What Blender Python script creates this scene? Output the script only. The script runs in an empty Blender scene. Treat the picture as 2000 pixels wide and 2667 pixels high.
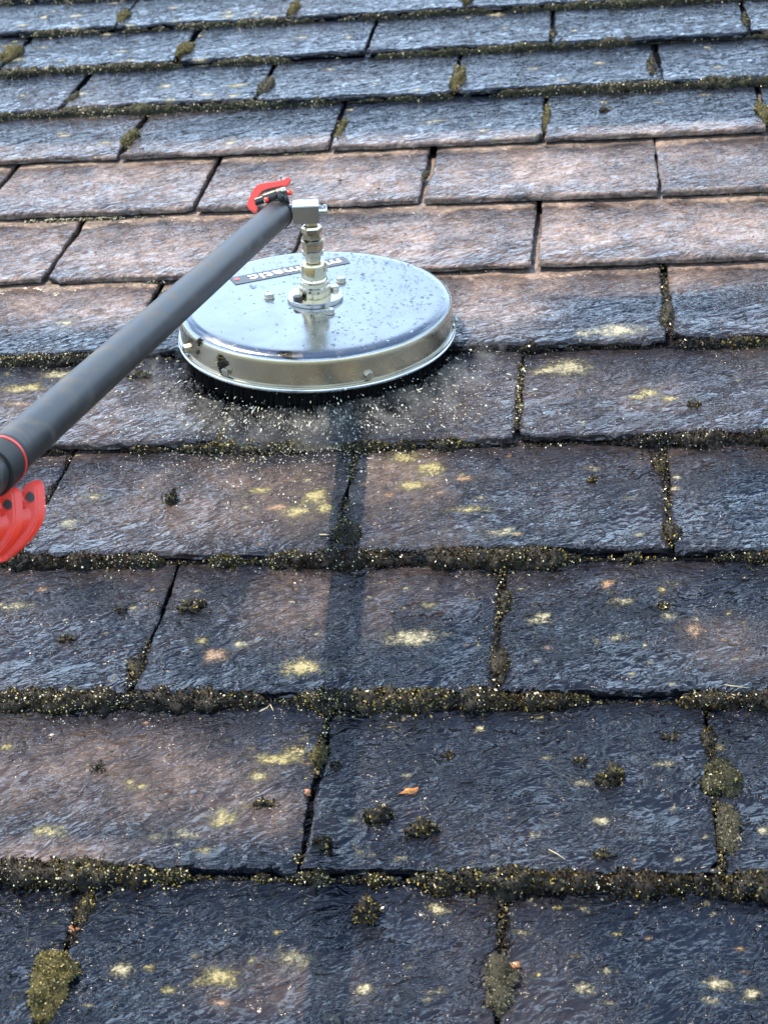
import bpy, bmesh, math, random
import numpy as np
from mathutils import Matrix, Vector

# ------------------------------------------------------------------ surveyed data
# Roof coordinates: u along the courses, v up the slope, n out of the roof (metres).
CAM_POS = [0.11267, -1.20621, 1.33504]
CAM_ROT = [[0.991099, 0.012806, 0.132513], [0.101059, 0.575581, -0.811476], [-0.086664, 0.817644, 0.569164]]
LENS = 76.3113
GAUGE = 0.28993
JOINTS = {-1: -0.4521, 0: -0.2236, 1: -0.4797, 2: -0.7110, 3: -0.0143, 4: -0.6869, 5: -0.9133, 6: -1.1427, 7: -0.9080, 8: -1.1188, 9: -1.3568, 10: -1.1270}
LICHEN = [
    (-0.131, 0.398, 0.0357, 0.0184, 'w'), (-0.267, 0.339, 0.0269, 0.0195, 'y'), (0.227, 0.415, 0.0164, 0.0183, 'p'),
    (-0.315, 0.077, 0.0185, 0.0157, 'y'), (-0.516, 0.052, 0.0264, 0.0092, 'y'), (-0.272, 0.179, 0.0329, 0.0109, 'y'),
    (-0.289, 0.148, 0.0136, 0.0091, 'y'), (-0.251, 0.191, 0.0138, 0.0142, 'y'), (-0.380, 0.366, 0.0155, 0.0165, 'p'),
    (-0.354, 0.389, 0.0096, 0.0093, 'w'), (-0.405, 0.399, 0.0085, 0.0085, 'y'), (-0.303, 0.726, 0.0216, 0.0260, 'y'),
    (-0.285, 0.696, 0.0147, 0.0140, 'y'), (-0.324, 0.685, 0.0200, 0.0185, 'y'), (-0.183, 0.833, 0.0251, 0.0178, 'y'),
    (-0.142, 0.798, 0.0247, 0.0198, 'y'), (-0.162, 0.750, 0.0230, 0.0156, 'y'), (-0.193, 0.723, 0.0107, 0.0094, 'p'),
    (0.064, 1.092, 0.0344, 0.0295, 'w'), (0.143, 1.195, 0.0461, 0.0219, 'w'), (0.088, 1.187, 0.0169, 0.0110, 'w'),
    (0.187, 0.999, 0.0187, 0.0153, 'y'), (0.169, 0.986, 0.0144, 0.0110, 'y'), (0.218, 0.977, 0.0143, 0.0096, 'y'),
    (-0.385, -0.135, 0.0164, 0.0124, 'w'), (-0.358, -0.131, 0.0067, 0.0059, 'y'), (-0.284, -0.142, 0.0228, 0.0151, 'y'),
    (-0.206, -0.116, 0.0215, 0.0142, 'f'), (-0.358, 0.050, 0.0209, 0.0112, 'f'), (-0.389, 0.042, 0.0157, 0.0070, 'f'),
    (-0.063, -0.040, 0.0123, 0.0089, 'f'), (0.111, 0.077, 0.0102, 0.0063, 'w'), (0.045, 0.183, 0.0108, 0.0061, 'f'),
    (-0.034, 0.618, 0.0289, 0.0119, 'f'), (-0.015, 0.627, 0.0090, 0.0066, 'w'), (0.034, 0.447, 0.0120, 0.0057, 'w'),
    (-0.129, -0.153, 0.0093, 0.0068, 'w'), (0.088, -0.147, 0.0101, 0.0068, 'w'), (0.112, -0.122, 0.0074, 0.0046, 'w'),
    (0.222, -0.137, 0.0137, 0.0079, 'w'), (0.253, -0.147, 0.0082, 0.0061, 'w'), (-0.054, -0.154, 0.0139, 0.0045, 'f'),
    (0.174, 0.173, 0.0133, 0.0068, 'f'), (0.034, 0.052, 0.0092, 0.0055, 'f'), (0.087, 0.139, 0.0137, 0.0066, 'f'),
    (0.282, 0.066, 0.0070, 0.0068, 'w'), (0.113, -0.163, 0.0068, 0.0050, 'f'), (0.214, -0.157, 0.0091, 0.0044, 'w'),
    (0.138, 0.477, 0.0157, 0.0116, 'f'), (0.118, 0.516, 0.0122, 0.0090, 'p'), (0.128, 0.397, 0.0140, 0.0073, 'f'),
    (0.105, 0.392, 0.0129, 0.0064, 'f'), (0.196, 0.443, 0.0107, 0.0075, 'f'), (0.028, 0.434, 0.0179, 0.0075, 'f'),
    (0.100, 0.794, 0.0203, 0.0073, 'f'), (0.215, 0.737, 0.0092, 0.0058, 'w'), (0.163, 0.611, 0.0076, 0.0053, 'w'),
    (-0.113, 0.474, 0.0122, 0.0059, 'y'), (-0.656, 0.658, 0.0148, 0.0116, 'w'), (-0.637, 0.734, 0.0180, 0.0146, 'f'),
    (-0.610, 0.200, 0.0125, 0.0057, 'y'), (-0.443, 0.139, 0.0066, 0.0061, 'y'), (-0.329, 0.024, 0.0103, 0.0055, 'y'),
    (-0.241, 0.611, 0.0065, 0.0087, 'p'), (-0.154, 0.024, 0.0102, 0.0054, 'f'), (-0.353, 0.698, 0.0161, 0.0117, 'p'),
    (-0.389, 0.746, 0.0205, 0.0097, 'y'), (-0.839, 1.059, 0.0387, 0.0182, 'y'), (-0.833, 1.000, 0.0304, 0.0117, 'p'),
    (-0.768, 0.961, 0.0224, 0.0114, 'y'), (-0.793, 1.110, 0.0313, 0.0156, 'w'), (-0.685, 0.474, 0.0221, 0.0122, 'f'),
    (-0.657, 0.515, 0.0090, 0.0063, 'p'), (-0.076, 0.680, 0.0263, 0.0091, 'y'), (-0.088, 0.768, 0.0163, 0.0073, 'p'),
    (-0.237, 0.754, 0.0095, 0.0097, 'p'), (-0.831, 1.283, 0.0214, 0.0104, 'w'), (0.027, 1.086, 0.0224, 0.0133, 'w'),
    (0.199, 0.520, 0.0134, 0.0060, 'f'), (-0.487, 1.058, 0.0122, 0.0090, 'w'), (-0.330, -0.160, 0.0076, 0.0052, 'y'),
    (-0.273, -0.175, 0.0103, 0.0051, 'p'), (0.091, -0.039, 0.0087, 0.0044, 'f'), (-0.158, -0.188, 0.0092, 0.0055, 'f'),
    (0.026, -0.072, 0.0096, 0.0055, 'f'), (-0.107, 0.015, 0.0091, 0.0047, 'f'), (-1.135, 3.000, 0.0142, 0.0103, 'y'),
    (-1.333, 2.684, 0.0220, 0.0153, 'w'), (-0.892, 2.820, 0.0160, 0.0107, 'w'), (-1.359, 3.032, 0.0112, 0.0190, 'y'),
    (-0.246, 2.151, 0.0173, 0.0073, 'w'), (-1.100, 2.420, 0.0178, 0.0141, 'w'), (-0.842, 2.972, 0.0176, 0.0156, 'y'),
    (-1.088, 2.902, 0.0153, 0.0092, 'w'), (-0.124, 2.087, 0.0134, 0.0078, 'w'), (-0.724, 2.425, 0.0199, 0.0139, 'y'),
    (-1.022, 2.627, 0.0164, 0.0114, 'w'), (-1.298, 2.786, 0.0207, 0.0084, 'w'), (-1.244, 2.439, 0.0110, 0.0115, 'y'),
    (-1.067, 2.710, 0.0232, 0.0095, 'w'), (-1.148, 2.882, 0.0179, 0.0111, 'w'), (-1.039, 2.298, 0.0112, 0.0110, 'y'),
    (-0.202, 2.851, 0.0080, 0.0101, 'w'), (-0.808, 2.394, 0.0101, 0.0094, 'w'), (-1.237, 2.609, 0.0076, 0.0139, 'y'),
    (-0.669, 2.073, 0.0163, 0.0127, 'w'), (-1.394, 2.819, 0.0234, 0.0160, 'w'), (-0.960, 2.115, 0.0150, 0.0120, 'y'),
    (-1.239, 2.909, 0.0149, 0.0097, 'w'), (-0.974, 2.100, 0.0108, 0.0059, 'w'), (-1.398, 2.960, 0.0209, 0.0124, 'y'),
    (-1.273, 3.029, 0.0246, 0.0134, 'w'), (-1.349, 3.089, 0.0085, 0.0108, 'w'), (-0.973, 2.917, 0.0079, 0.0134, 'y'),
    (-0.896, 2.062, 0.0078, 0.0096, 'w'), (-0.844, 2.607, 0.0224, 0.0117, 'w'), (-1.207, 2.656, 0.0075, 0.0115, 'y'),
    (-1.072, 2.174, 0.0183, 0.0099, 'w'), (-1.387, 2.858, 0.0114, 0.0103, 'w'), (-1.088, 2.193, 0.0083, 0.0065, 'y'),
    (-0.714, 2.431, 0.0216, 0.0101, 'w'), (-0.715, 2.346, 0.0182, 0.0126, 'w'), (-0.764, 2.952, 0.0108, 0.0175, 'y'),
    (-0.671, 2.099, 0.0108, 0.0106, 'w'), (-0.781, 2.365, 0.0187, 0.0109, 'w'), (-0.864, 2.334, 0.0104, 0.0140, 'y'),
    (-0.135, 2.871, 0.0228, 0.0175, 'w'), (-1.007, 3.051, 0.0230, 0.0101, 'w'), (-0.671, 2.328, 0.0073, 0.0078, 'y'),
    (-0.901, 2.451, 0.0180, 0.0148, 'w'), (-1.193, 3.135, 0.0239, 0.0092, 'w'), (-0.838, 2.936, 0.0209, 0.0165, 'y'),
    (0.349, 2.258, 0.0165, 0.0065, 'w'), (0.124, 2.472, 0.0176, 0.0107, 'w'), (-0.104, 2.336, 0.0056, 0.0059, 'w'),
    (0.036, 2.349, 0.0169, 0.0092, 'w'), (-0.515, 2.533, 0.0165, 0.0096, 'w'), (-0.610, 2.150, 0.0160, 0.0058, 'w'),
    (-0.025, 2.449, 0.0162, 0.0079, 'w'), (-0.385, 2.406, 0.0187, 0.0065, 'w'), (-0.514, 2.311, 0.0173, 0.0087, 'w'),
    (-0.133, 2.081, 0.0148, 0.0054, 'w'), (0.370, 2.557, 0.0096, 0.0114, 'w'), (-0.148, 2.127, 0.0071, 0.0098, 'w'),
    (-0.492, 2.730, 0.0131, 0.0092, 'w'), (-0.016, 2.034, 0.0138, 0.0050, 'w'), (-0.288, 2.345, 0.0119, 0.0099, 'w'),
    (-0.105, 2.743, 0.0093, 0.0126, 'w'), (-0.222, 2.160, 0.0179, 0.0086, 'w'), (0.128, 2.240, 0.0092, 0.0104, 'w'),
    (-0.095, 2.038, 0.0087, 0.0093, 'w'), (0.248, 2.222, 0.0108, 0.0061, 'w'), (0.238, 2.429, 0.0143, 0.0067, 'w'),
    (-0.616, 2.754, 0.0179, 0.0082, 'w'), (0.384, 2.400, 0.0129, 0.0078, 'w'), (0.064, 2.699, 0.0114, 0.0129, 'w'),
    (-0.434, 2.273, 0.0096, 0.0073, 'w'), (-0.715, 2.895, 0.0207, 0.0135, 'w'), (0.121, -0.073, 0.0060, 0.0022, 'y'),
    (0.272, 0.018, 0.0064, 0.0022, 'f'), (-0.438, 0.127, 0.0066, 0.0029, 'y'), (-0.267, -0.153, 0.0039, 0.0031, 'w'),
    (0.037, 0.259, 0.0038, 0.0035, 'y'), (-0.115, 0.151, 0.0061, 0.0038, 'w'), (-0.344, 0.178, 0.0028, 0.0029, 'y'),
    (-0.170, 0.074, 0.0060, 0.0033, 'w'), (-0.044, 0.385, 0.0033, 0.0063, 'y'), (0.221, 0.053, 0.0038, 0.0023, 'w'),
    (-0.143, 0.022, 0.0045, 0.0037, 'f'), (-0.505, 0.315, 0.0044, 0.0060, 'f'), (-0.221, 0.059, 0.0052, 0.0041, 'y'),
    (-0.348, 0.096, 0.0033, 0.0025, 'f'), (0.272, 0.449, 0.0042, 0.0061, 'y'), (-0.282, -0.132, 0.0051, 0.0035, 'y'),
    (-0.254, 0.409, 0.0064, 0.0031, 'w'), (0.035, -0.026, 0.0046, 0.0032, 'f'), (-0.428, 0.266, 0.0052, 0.0038, 'f'),
    (0.194, 0.302, 0.0046, 0.0048, 'w'), (-0.306, 0.197, 0.0046, 0.0025, 'y'), (-0.491, -0.178, 0.0030, 0.0021, 'y'),
    (0.147, 0.321, 0.0053, 0.0042, 'y'), (-0.088, -0.124, 0.0041, 0.0035, 'y'), (0.245, 0.207, 0.0063, 0.0049, 'y'),
    (-0.424, 0.130, 0.0066, 0.0034, 'y'), (0.151, 0.182, 0.0058, 0.0048, 'f'), (-0.312, -0.115, 0.0050, 0.0025, 'w'),
    (-0.035, 0.236, 0.0065, 0.0053, 'w'), (0.189, 0.018, 0.0052, 0.0036, 'y'), (-0.130, -0.152, 0.0062, 0.0015, 'f'),
    (-0.153, 0.242, 0.0056, 0.0025, 'f'), (0.003, 0.507, 0.0062, 0.0026, 'w'), (-0.411, -0.180, 0.0058, 0.0023, 'f'),
    (-0.685, 0.686, 0.0046, 0.0069, 'f'), (-0.573, 0.071, 0.0033, 0.0022, 'w'), (0.145, 0.559, 0.0049, 0.0046, 'f'),
    (-0.478, 0.302, 0.0027, 0.0036, 'p'), (-0.313, 0.083, 0.0063, 0.0035, 'y'), (-0.399, 0.698, 0.0059, 0.0044, 'w'),
    (-0.250, -0.117, 0.0065, 0.0034, 'y'), (-0.306, 0.157, 0.0036, 0.0031, 'f'), (-0.232, 0.170, 0.0059, 0.0035, 'p'),
    (0.085, 0.907, 0.0098, 0.0035, 'f'), (0.044, -0.129, 0.0030, 0.0017, 'y'), (0.092, 0.135, 0.0021, 0.0031, 'f'),
    (-0.567, 0.654, 0.0083, 0.0028, 'w'), (-0.339, 0.215, 0.0059, 0.0046, 'f'), (0.015, -0.177, 0.0059, 0.0027, 'f'),
    (-0.000, 0.614, 0.0064, 0.0049, 'p'), (0.151, -0.167, 0.0025, 0.0028, 'f'), (0.236, -0.137, 0.0050, 0.0033, 'f'),
    (-0.004, 0.616, 0.0085, 0.0051, 'y'), (-0.658, 0.729, 0.0037, 0.0048, 'p'), (-0.184, 0.527, 0.0052, 0.0037, 'f'),
    (0.085, 1.000, 0.0040, 0.0040, 'f'), (-0.230, -0.079, 0.0065, 0.0029, 'y'), (-0.252, 0.067, 0.0070, 0.0020, 'w'),
    (-0.454, 0.253, 0.0024, 0.0021, 'w'), (0.143, 0.051, 0.0067, 0.0027, 'f'), (0.241, -0.010, 0.0058, 0.0017, 'y'),
    (-0.056, 0.487, 0.0025, 0.0047, 'y'), (-0.530, -0.013, 0.0058, 0.0025, 'f'), (-0.301, 0.182, 0.0025, 0.0018, 'f'),
    (0.281, 0.265, 0.0032, 0.0036, 'p'), (-0.447, 1.060, 0.0081, 0.0053, 'f'), (0.133, 0.813, 0.0030, 0.0034, 'w'),
    (-0.361, 0.033, 0.0049, 0.0024, 'w'), (0.222, -0.043, 0.0051, 0.0027, 'w'), (-0.435, 0.513, 0.0059, 0.0043, 'w'),
    (-0.063, -0.065, 0.0043, 0.0033, 'f'), (0.197, 0.189, 0.0074, 0.0020, 'f'), (-0.108, 0.981, 0.0089, 0.0077, 'f'),
    (0.027, 0.984, 0.0089, 0.0036, 'f'), (-0.522, 0.987, 0.0065, 0.0078, 'f'), (-0.009, 0.021, 0.0047, 0.0033, 'f'),
    (0.219, 0.573, 0.0051, 0.0021, 'p'), (-0.033, -0.118, 0.0036, 0.0016, 'f'), (0.122, -0.003, 0.0021, 0.0018, 'f'),
    (0.151, 0.706, 0.0086, 0.0065, 'f'), (-0.886, 1.115, 0.0054, 0.0064, 'y'), (-0.576, 0.265, 0.0043, 0.0023, 'f'),
    (-0.141, 0.237, 0.0061, 0.0018, 'y'), (0.246, -0.088, 0.0064, 0.0024, 'p'), (-0.362, 0.599, 0.0064, 0.0027, 'p'),
    (-0.453, -0.162, 0.0027, 0.0029, 'p'), (-0.007, 0.008, 0.0050, 0.0039, 'f'), (-0.129, 0.252, 0.0036, 0.0037, 'f'),
    (0.252, -0.173, 0.0044, 0.0011, 'p'), (-0.122, 0.726, 0.0091, 0.0056, 'p'), (0.271, 0.354, 0.0042, 0.0028, 'w'),
    (0.244, -0.054, 0.0053, 0.0025, 'p'), (-0.390, 0.466, 0.0066, 0.0032, 'f'), (0.126, 0.516, 0.0076, 0.0027, 'f'),
    (0.304, 0.540, 0.0056, 0.0022, 'f'), (0.187, 0.098, 0.0030, 0.0040, 'w'), (0.288, 0.427, 0.0038, 0.0035, 'y'),
    (-0.476, 0.923, 0.0087, 0.0033, 'f'), (-0.266, 0.432, 0.0034, 0.0045, 'f'), (-0.065, -0.165, 0.0034, 0.0019, 'f'),
    (-0.705, 0.475, 0.0073, 0.0044, 'y'), (-0.286, 0.209, 0.0053, 0.0019, 'f'), (-0.602, 0.441, 0.0038, 0.0021, 'w'),
    (-0.697, 0.859, 0.0060, 0.0045, 'y'), (-0.300, 0.105, 0.0069, 0.0026, 'f'), (0.126, 0.499, 0.0047, 0.0040, 'f'),
    (0.041, 0.375, 0.0065, 0.0050, 'p'), (0.192, 0.768, 0.0055, 0.0030, 'p'), (-0.500, -0.098, 0.0051, 0.0029, 'f'),
    (-0.032, 0.006, 0.0032, 0.0027, 'y'), (-0.210, 0.257, 0.0060, 0.0033, 'f'), (0.164, 0.380, 0.0044, 0.0050, 'w'),
    (-0.501, 0.517, 0.0035, 0.0043, 'p'), (0.205, -0.156, 0.0040, 0.0024, 'f'), (0.248, -0.119, 0.0053, 0.0019, 'p'),
    (0.134, -0.136, 0.0063, 0.0012, 'y'), (-0.367, 0.155, 0.0032, 0.0035, 'f'), (0.169, 0.345, 0.0062, 0.0037, 'f'),
    (-0.508, -0.045, 0.0059, 0.0017, 'w'), (0.158, 0.212, 0.0036, 0.0017, 'f'), (-0.787, 0.892, 0.0083, 0.0041, 'y'),
    (0.132, 0.949, 0.0072, 0.0036, 'f'), (0.174, 0.281, 0.0033, 0.0048, 'p'), (-0.195, 0.491, 0.0060, 0.0043, 'w'),
    (0.004, 0.080, 0.0052, 0.0022, 'f'), (0.190, 0.503, 0.0067, 0.0054, 'y'), (-0.515, 0.058, 0.0024, 0.0035, 'w'),
    (-0.478, -0.073, 0.0052, 0.0035, 'f'), (0.061, -0.036, 0.0054, 0.0023, 'y'), (0.266, 0.862, 0.0037, 0.0034, 'y'),
    (-0.088, -0.126, 0.0041, 0.0022, 'p'), (-0.174, -0.069, 0.0032, 0.0027, 'w'), (-0.244, 0.220, 0.0071, 0.0025, 'f'),
    (-0.419, -0.005, 0.0068, 0.0039, 'y'), (-0.025, 0.834, 0.0040, 0.0066, 'p'), (0.201, 0.249, 0.0026, 0.0026, 'f'),
    (-0.132, 0.103, 0.0055, 0.0015, 'w'), (0.143, 0.016, 0.0029, 0.0034, 'p'), (-0.249, 0.261, 0.0038, 0.0020, 'w'),
    (-0.093, 0.778, 0.0061, 0.0068, 'w'), (0.245, 0.037, 0.0062, 0.0026, 'f'), (-0.416, 0.008, 0.0038, 0.0014, 'f'),
    (-0.450, 0.248, 0.0077, 0.0028, 'p'), (-0.518, 0.471, 0.0057, 0.0053, 'y'), (-0.213, -0.182, 0.0064, 0.0028, 'f'),
    (0.131, 0.314, 0.0037, 0.0021, 'w'), (0.080, -0.102, 0.0062, 0.0024, 'y'), (0.028, 0.347, 0.0039, 0.0044, 'f'),
    (-0.052, 0.170, 0.0030, 0.0031, 'f'), (0.009, 0.317, 0.0025, 0.0025, 'f'), (-0.322, 0.775, 0.0060, 0.0058, 'w'),
    (-0.297, 0.514, 0.0038, 0.0047, 'p'), (-0.481, -0.108, 0.0029, 0.0032, 'f'), (-0.147, 0.512, 0.0072, 0.0060, 'f'),
    (-0.701, 1.006, 0.0085, 0.0054, 'w'), (-0.416, 0.372, 0.0048, 0.0020, 'f'), (-0.540, 0.414, 0.0040, 0.0026, 'y'),
    (-0.144, 0.465, 0.0059, 0.0051, 'f'), (-0.466, 0.152, 0.0050, 0.0039, 'f'), (-0.139, 0.069, 0.0050, 0.0040, 'w'),
    (-0.060, 0.713, 0.0077, 0.0043, 'w'), (-0.109, -0.172, 0.0061, 0.0012, 'f'), (0.210, -0.152, 0.0056, 0.0017, 'y'),
    (0.217, -0.028, 0.0062, 0.0028, 'w'), (-0.084, -0.099, 0.0062, 0.0023, 'f'), (0.207, 0.625, 0.0042, 0.0036, 'p'),
    (-0.057, 0.385, 0.0039, 0.0022, 'p'), (-0.547, 0.299, 0.0059, 0.0032, 'f'), (0.288, 0.372, 0.0050, 0.0040, 'p'),
    (0.220, 0.766, 0.0083, 0.0048, 'w'), (0.155, -0.077, 0.0051, 0.0014, 'p'), (-0.047, 0.049, 0.0047, 0.0019, 'p'),
    (0.232, 0.437, 0.0055, 0.0047, 'w'), (-0.502, -0.012, 0.0044, 0.0028, 'w'), (-0.600, 0.672, 0.0052, 0.0027, 'w'),
    (0.262, 0.392, 0.0049, 0.0041, 'p'), (-0.424, 0.059, 0.0033, 0.0025, 'w'), (0.114, 0.034, 0.0065, 0.0020, 'f'),
    (-0.582, 0.904, 0.0065, 0.0036, 'w'), (0.328, 1.030, 0.0052, 0.0047, 'f')]
BROWN = [
    (-0.490, 0.146, 0.2308, 0.0892, 0.62), (-0.502, 0.020, 0.1042, 0.0274, 0.8), (-0.279, 0.089, 0.0846, 0.0497, 0.4),
    (-0.440, 0.723, 0.1771, 0.1042, 0.75), (-0.178, 0.777, 0.0889, 0.0835, 0.8), (-0.286, 0.471, 0.0679, 0.0863, 0.6),
    (-0.181, 0.480, 0.0246, 0.0771, 0.4), (-0.201, -0.150, 0.0941, 0.0396, 0.35), (-0.894, 1.889, 0.4062, 0.1613, 0.85),
    (-0.439, 1.857, 0.3582, 0.1453, 0.9), (0.030, 1.868, 0.3339, 0.1541, 1.0), (0.412, 1.875, 0.1829, 0.1313, 0.8),
    (-0.813, 1.559, 0.3729, 0.1550, 0.9), (-0.225, 1.572, 0.2780, 0.1340, 0.9), (0.204, 1.577, 0.3586, 0.1410, 1.0),
    (-0.886, 1.356, 0.1857, 0.0886, 0.8), (-0.795, 1.342, 0.2177, 0.0790, 0.75), (-0.059, 1.339, 0.1132, 0.1333, 0.75),
    (0.078, 1.382, 0.3254, 0.0487, 0.75), (-1.132, 2.085, 0.2655, 0.0421, 0.9), (-0.648, 2.059, 0.3290, 0.0408, 0.8),
    (-0.167, 2.044, 0.3219, 0.0398, 0.6), (0.247, 2.048, 0.2882, 0.0344, 0.8), (0.276, 0.383, 0.0691, 0.0525, 0.5),
    (-0.738, 0.967, 0.1946, 0.1238, 0.55), (0.172, 0.986, 0.1006, 0.0809, 0.35), (0.118, 0.067, 0.0305, 0.0205, 0.1),
    (-0.613, 0.294, 0.0353, 0.0348, 0.3)]
CUSHIONS = [
    (0.241, 0.147, 0.0209, 0.0319, 'green'), (0.244, 0.069, 0.0131, 0.0417, 'grey'), (-0.457, -0.155, 0.0230, 0.0458, 'yellow'),
    (0.007, -0.143, 0.0158, 0.0348, 'grey'), (-0.015, 0.339, 0.0127, 0.0313, 'dark'), (-0.480, 0.337, 0.0101, 0.0251, 'dark'),
    (0.205, 0.619, 0.0114, 0.0192, 'dark'), (0.225, 1.238, 0.0116, 0.0414, 'grey'), (-0.243, 0.622, 0.0195, 0.0306, 'black'),
    (-0.200, 2.409, 0.0159, 0.0817, 'yellow'), (-0.653, 2.415, 0.0162, 0.0539, 'grey'), (-0.908, 2.133, 0.0154, 0.0374, 'yellow'),
    (-0.901, 2.694, 0.0173, 0.0543, 'yellow'), (-0.666, 2.975, 0.0145, 0.0565, 'yellow'), (-1.362, 2.727, 0.0236, 0.0627, 'yellow'),
    (0.238, 2.414, 0.0084, 0.0750, 'dark'), (0.006, 2.152, 0.0070, 0.0647, 'yellow'), (0.458, 2.124, 0.0116, 0.0553, 'yellow'),
    (-0.437, 2.138, 0.0081, 0.0576, 'yellow'), (-1.130, 2.998, 0.0148, 0.0502, 'yellow'), (0.012, 2.681, 0.0067, 0.0264, 'dark'),
    (-0.212, 2.966, 0.0143, 0.0298, 'yellow'), (-1.109, 2.400, 0.0109, 0.0304, 'grey'), (0.468, 2.710, 0.0066, 0.0522, 'dark'),
    (-0.232, 1.876, 0.0066, 0.0139, 'grey'), (-0.014, 0.478, 0.0073, 0.0253, 'dark'), (0.197, 0.803, 0.0108, 0.0267, 'black'),
    (-0.223, 0.188, 0.0082, 0.0172, 'yellow'), (-0.448, -0.052, 0.0080, 0.0230, 'dark'), (0.232, 0.216, 0.0065, 0.0232, 'dark')]
CLUMPS = [
    (-0.515, 0.719, 0.0089, 0.0191), (-0.435, 0.470, 0.0149, 0.0139), (-0.140, 0.080, 0.0146, 0.0106),
    (-0.088, 0.059, 0.0144, 0.0111), (0.119, 0.149, 0.0169, 0.0148), (0.085, 0.178, 0.0080, 0.0061),
    (0.188, 0.221, 0.0087, 0.0079), (-0.139, -0.054, 0.0137, 0.0156), (-0.275, 0.100, 0.0106, 0.0088),
    (-0.197, 0.039, 0.0098, 0.0110), (-0.589, 0.397, 0.0092, 0.0076), (0.110, 0.023, 0.0100, 0.0079),
    (0.190, 0.469, 0.0066, 0.0067), (-0.069, 0.188, 0.0043, 0.0054), (-0.485, 0.160, 0.0061, 0.0062),
    (-0.704, 0.636, 0.0074, 0.0103), (0.100, 0.763, 0.0047, 0.0072), (0.254, 0.955, 0.0085, 0.0081),
    (0.129, 2.182, 0.0100, 0.0106), (-0.201, 0.168, 0.0049, 0.0062), (-0.652, 1.093, 0.0170, 0.0153),
    (-0.531, 0.461, 0.0069, 0.0050)]
STRAW_A = [(-0.309, 0.267), (-0.301, 0.274), (-0.298, 0.281), (-0.292, 0.269)]
STRAW_B = [(0.051, 0.032), (0.061, 0.025), (0.069, 0.017)]
STRAW_C = [(-0.280, 0.620), (-0.261, 0.619)]
STRAW_D = [(0.256, 0.301), (0.283, 0.295)]
LEAF_AT = [(-0.110, 0.123)]
STRAW_E = [(0.232, 0.083), (0.251, 0.073), (0.257, 0.049)]
PEBBLE_AT = [(-0.454, -0.083), (-0.228, 0.122), (0.019, -0.117)]
PITCH = math.radians(14)
ROOF = Matrix.Translation((0, 0, 4.5)) @ Matrix.Rotation(PITCH, 4, 'X')
SLATE_W = 0.457
STEP = 0.0175                      # rise from one course to the next
SUN_LOCAL = Vector((-0.46, 0.39, 1.0)).normalized()

scene = bpy.context.scene
col = scene.collection

# ------------------------------------------------------------------ camera
cam_data = bpy.data.cameras.new('camera')
cam_data.sensor_fit = 'HORIZONTAL'
cam_data.sensor_width = 36
cam_data.lens = LENS
cam_data.clip_start = 0.02
cam_data.clip_end = 2000
cam_data.dof.use_dof = True
cam_data.dof.focus_distance = 2.15
cam_data.dof.aperture_fstop = 16
camera = bpy.data.objects.new('camera', cam_data)
col.objects.link(camera)
cm = Matrix(CAM_ROT).to_4x4()
cm.translation = Vector(CAM_POS)
camera.matrix_world = ROOF @ cm
scene.camera = camera

# ------------------------------------------------------------------ sky, sun, exposure
sun_dir = (ROOF.to_3x3() @ SUN_LOCAL).normalized()
world = bpy.data.worlds.new('World')
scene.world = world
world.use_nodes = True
wn = world.node_tree
wn.nodes.clear()
sky = wn.nodes.new('ShaderNodeTexSky')
sky.sky_type = 'NISHITA'
sky.sun_disc = False
sky.sun_elevation = math.asin(sun_dir.z)
sky.sun_rotation = math.atan2(sun_dir.x, sun_dir.y)
sky.dust_density = 0.3
sky.ozone_density = 0.9
bg = wn.nodes.new('ShaderNodeBackground')
bg.inputs['Strength'].default_value = 0.12
wo = wn.nodes.new('ShaderNodeOutputWorld')
wtc = wn.nodes.new('ShaderNodeTexCoord')
cloud = wn.nodes.new('ShaderNodeTexNoise')
cloud.inputs['Scale'].default_value = 2.6
cloud.inputs['Detail'].default_value = 8.0
cloud.inputs['Roughness'].default_value = 0.6
cloud.inputs['Distortion'].default_value = 0.4
wn.links.new(wtc.outputs['Generated'], cloud.inputs['Vector'])
wsep = wn.nodes.new('ShaderNodeSeparateXYZ')              # unseen cloud cover, thickened towards the horizon to brighten the upper slates
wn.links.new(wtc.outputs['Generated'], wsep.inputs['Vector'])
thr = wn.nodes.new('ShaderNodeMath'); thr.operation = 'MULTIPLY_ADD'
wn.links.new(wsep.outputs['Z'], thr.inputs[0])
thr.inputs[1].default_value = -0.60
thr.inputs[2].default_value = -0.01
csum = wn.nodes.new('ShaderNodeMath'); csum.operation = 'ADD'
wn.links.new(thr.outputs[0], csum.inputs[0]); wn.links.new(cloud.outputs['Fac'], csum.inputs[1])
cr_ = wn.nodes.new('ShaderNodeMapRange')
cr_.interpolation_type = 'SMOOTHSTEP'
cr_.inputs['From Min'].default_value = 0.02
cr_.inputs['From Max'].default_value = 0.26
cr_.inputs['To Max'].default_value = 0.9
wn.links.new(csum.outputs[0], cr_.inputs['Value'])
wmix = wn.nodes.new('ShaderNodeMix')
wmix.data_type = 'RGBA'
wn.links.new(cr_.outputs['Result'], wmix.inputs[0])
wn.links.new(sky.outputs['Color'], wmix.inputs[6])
wmix.inputs[7].default_value = (7.9, 10.6, 14.2, 1)          # thin cloud veil, added bright to lift the slates' reflections
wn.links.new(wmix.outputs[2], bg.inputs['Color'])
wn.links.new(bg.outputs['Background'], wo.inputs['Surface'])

sun_data = bpy.data.lights.new('sun', 'SUN')
sun_data.energy = 4.8
sun_data.angle = math.radians(0.53)
sun_data.color = (1.0, 0.86, 0.66)
sun = bpy.data.objects.new('sun', sun_data)
col.objects.link(sun)
sun.rotation_euler = (-sun_dir).to_track_quat('-Z', 'Y').to_euler()
sun.location = (-4, 2, 12)

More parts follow.
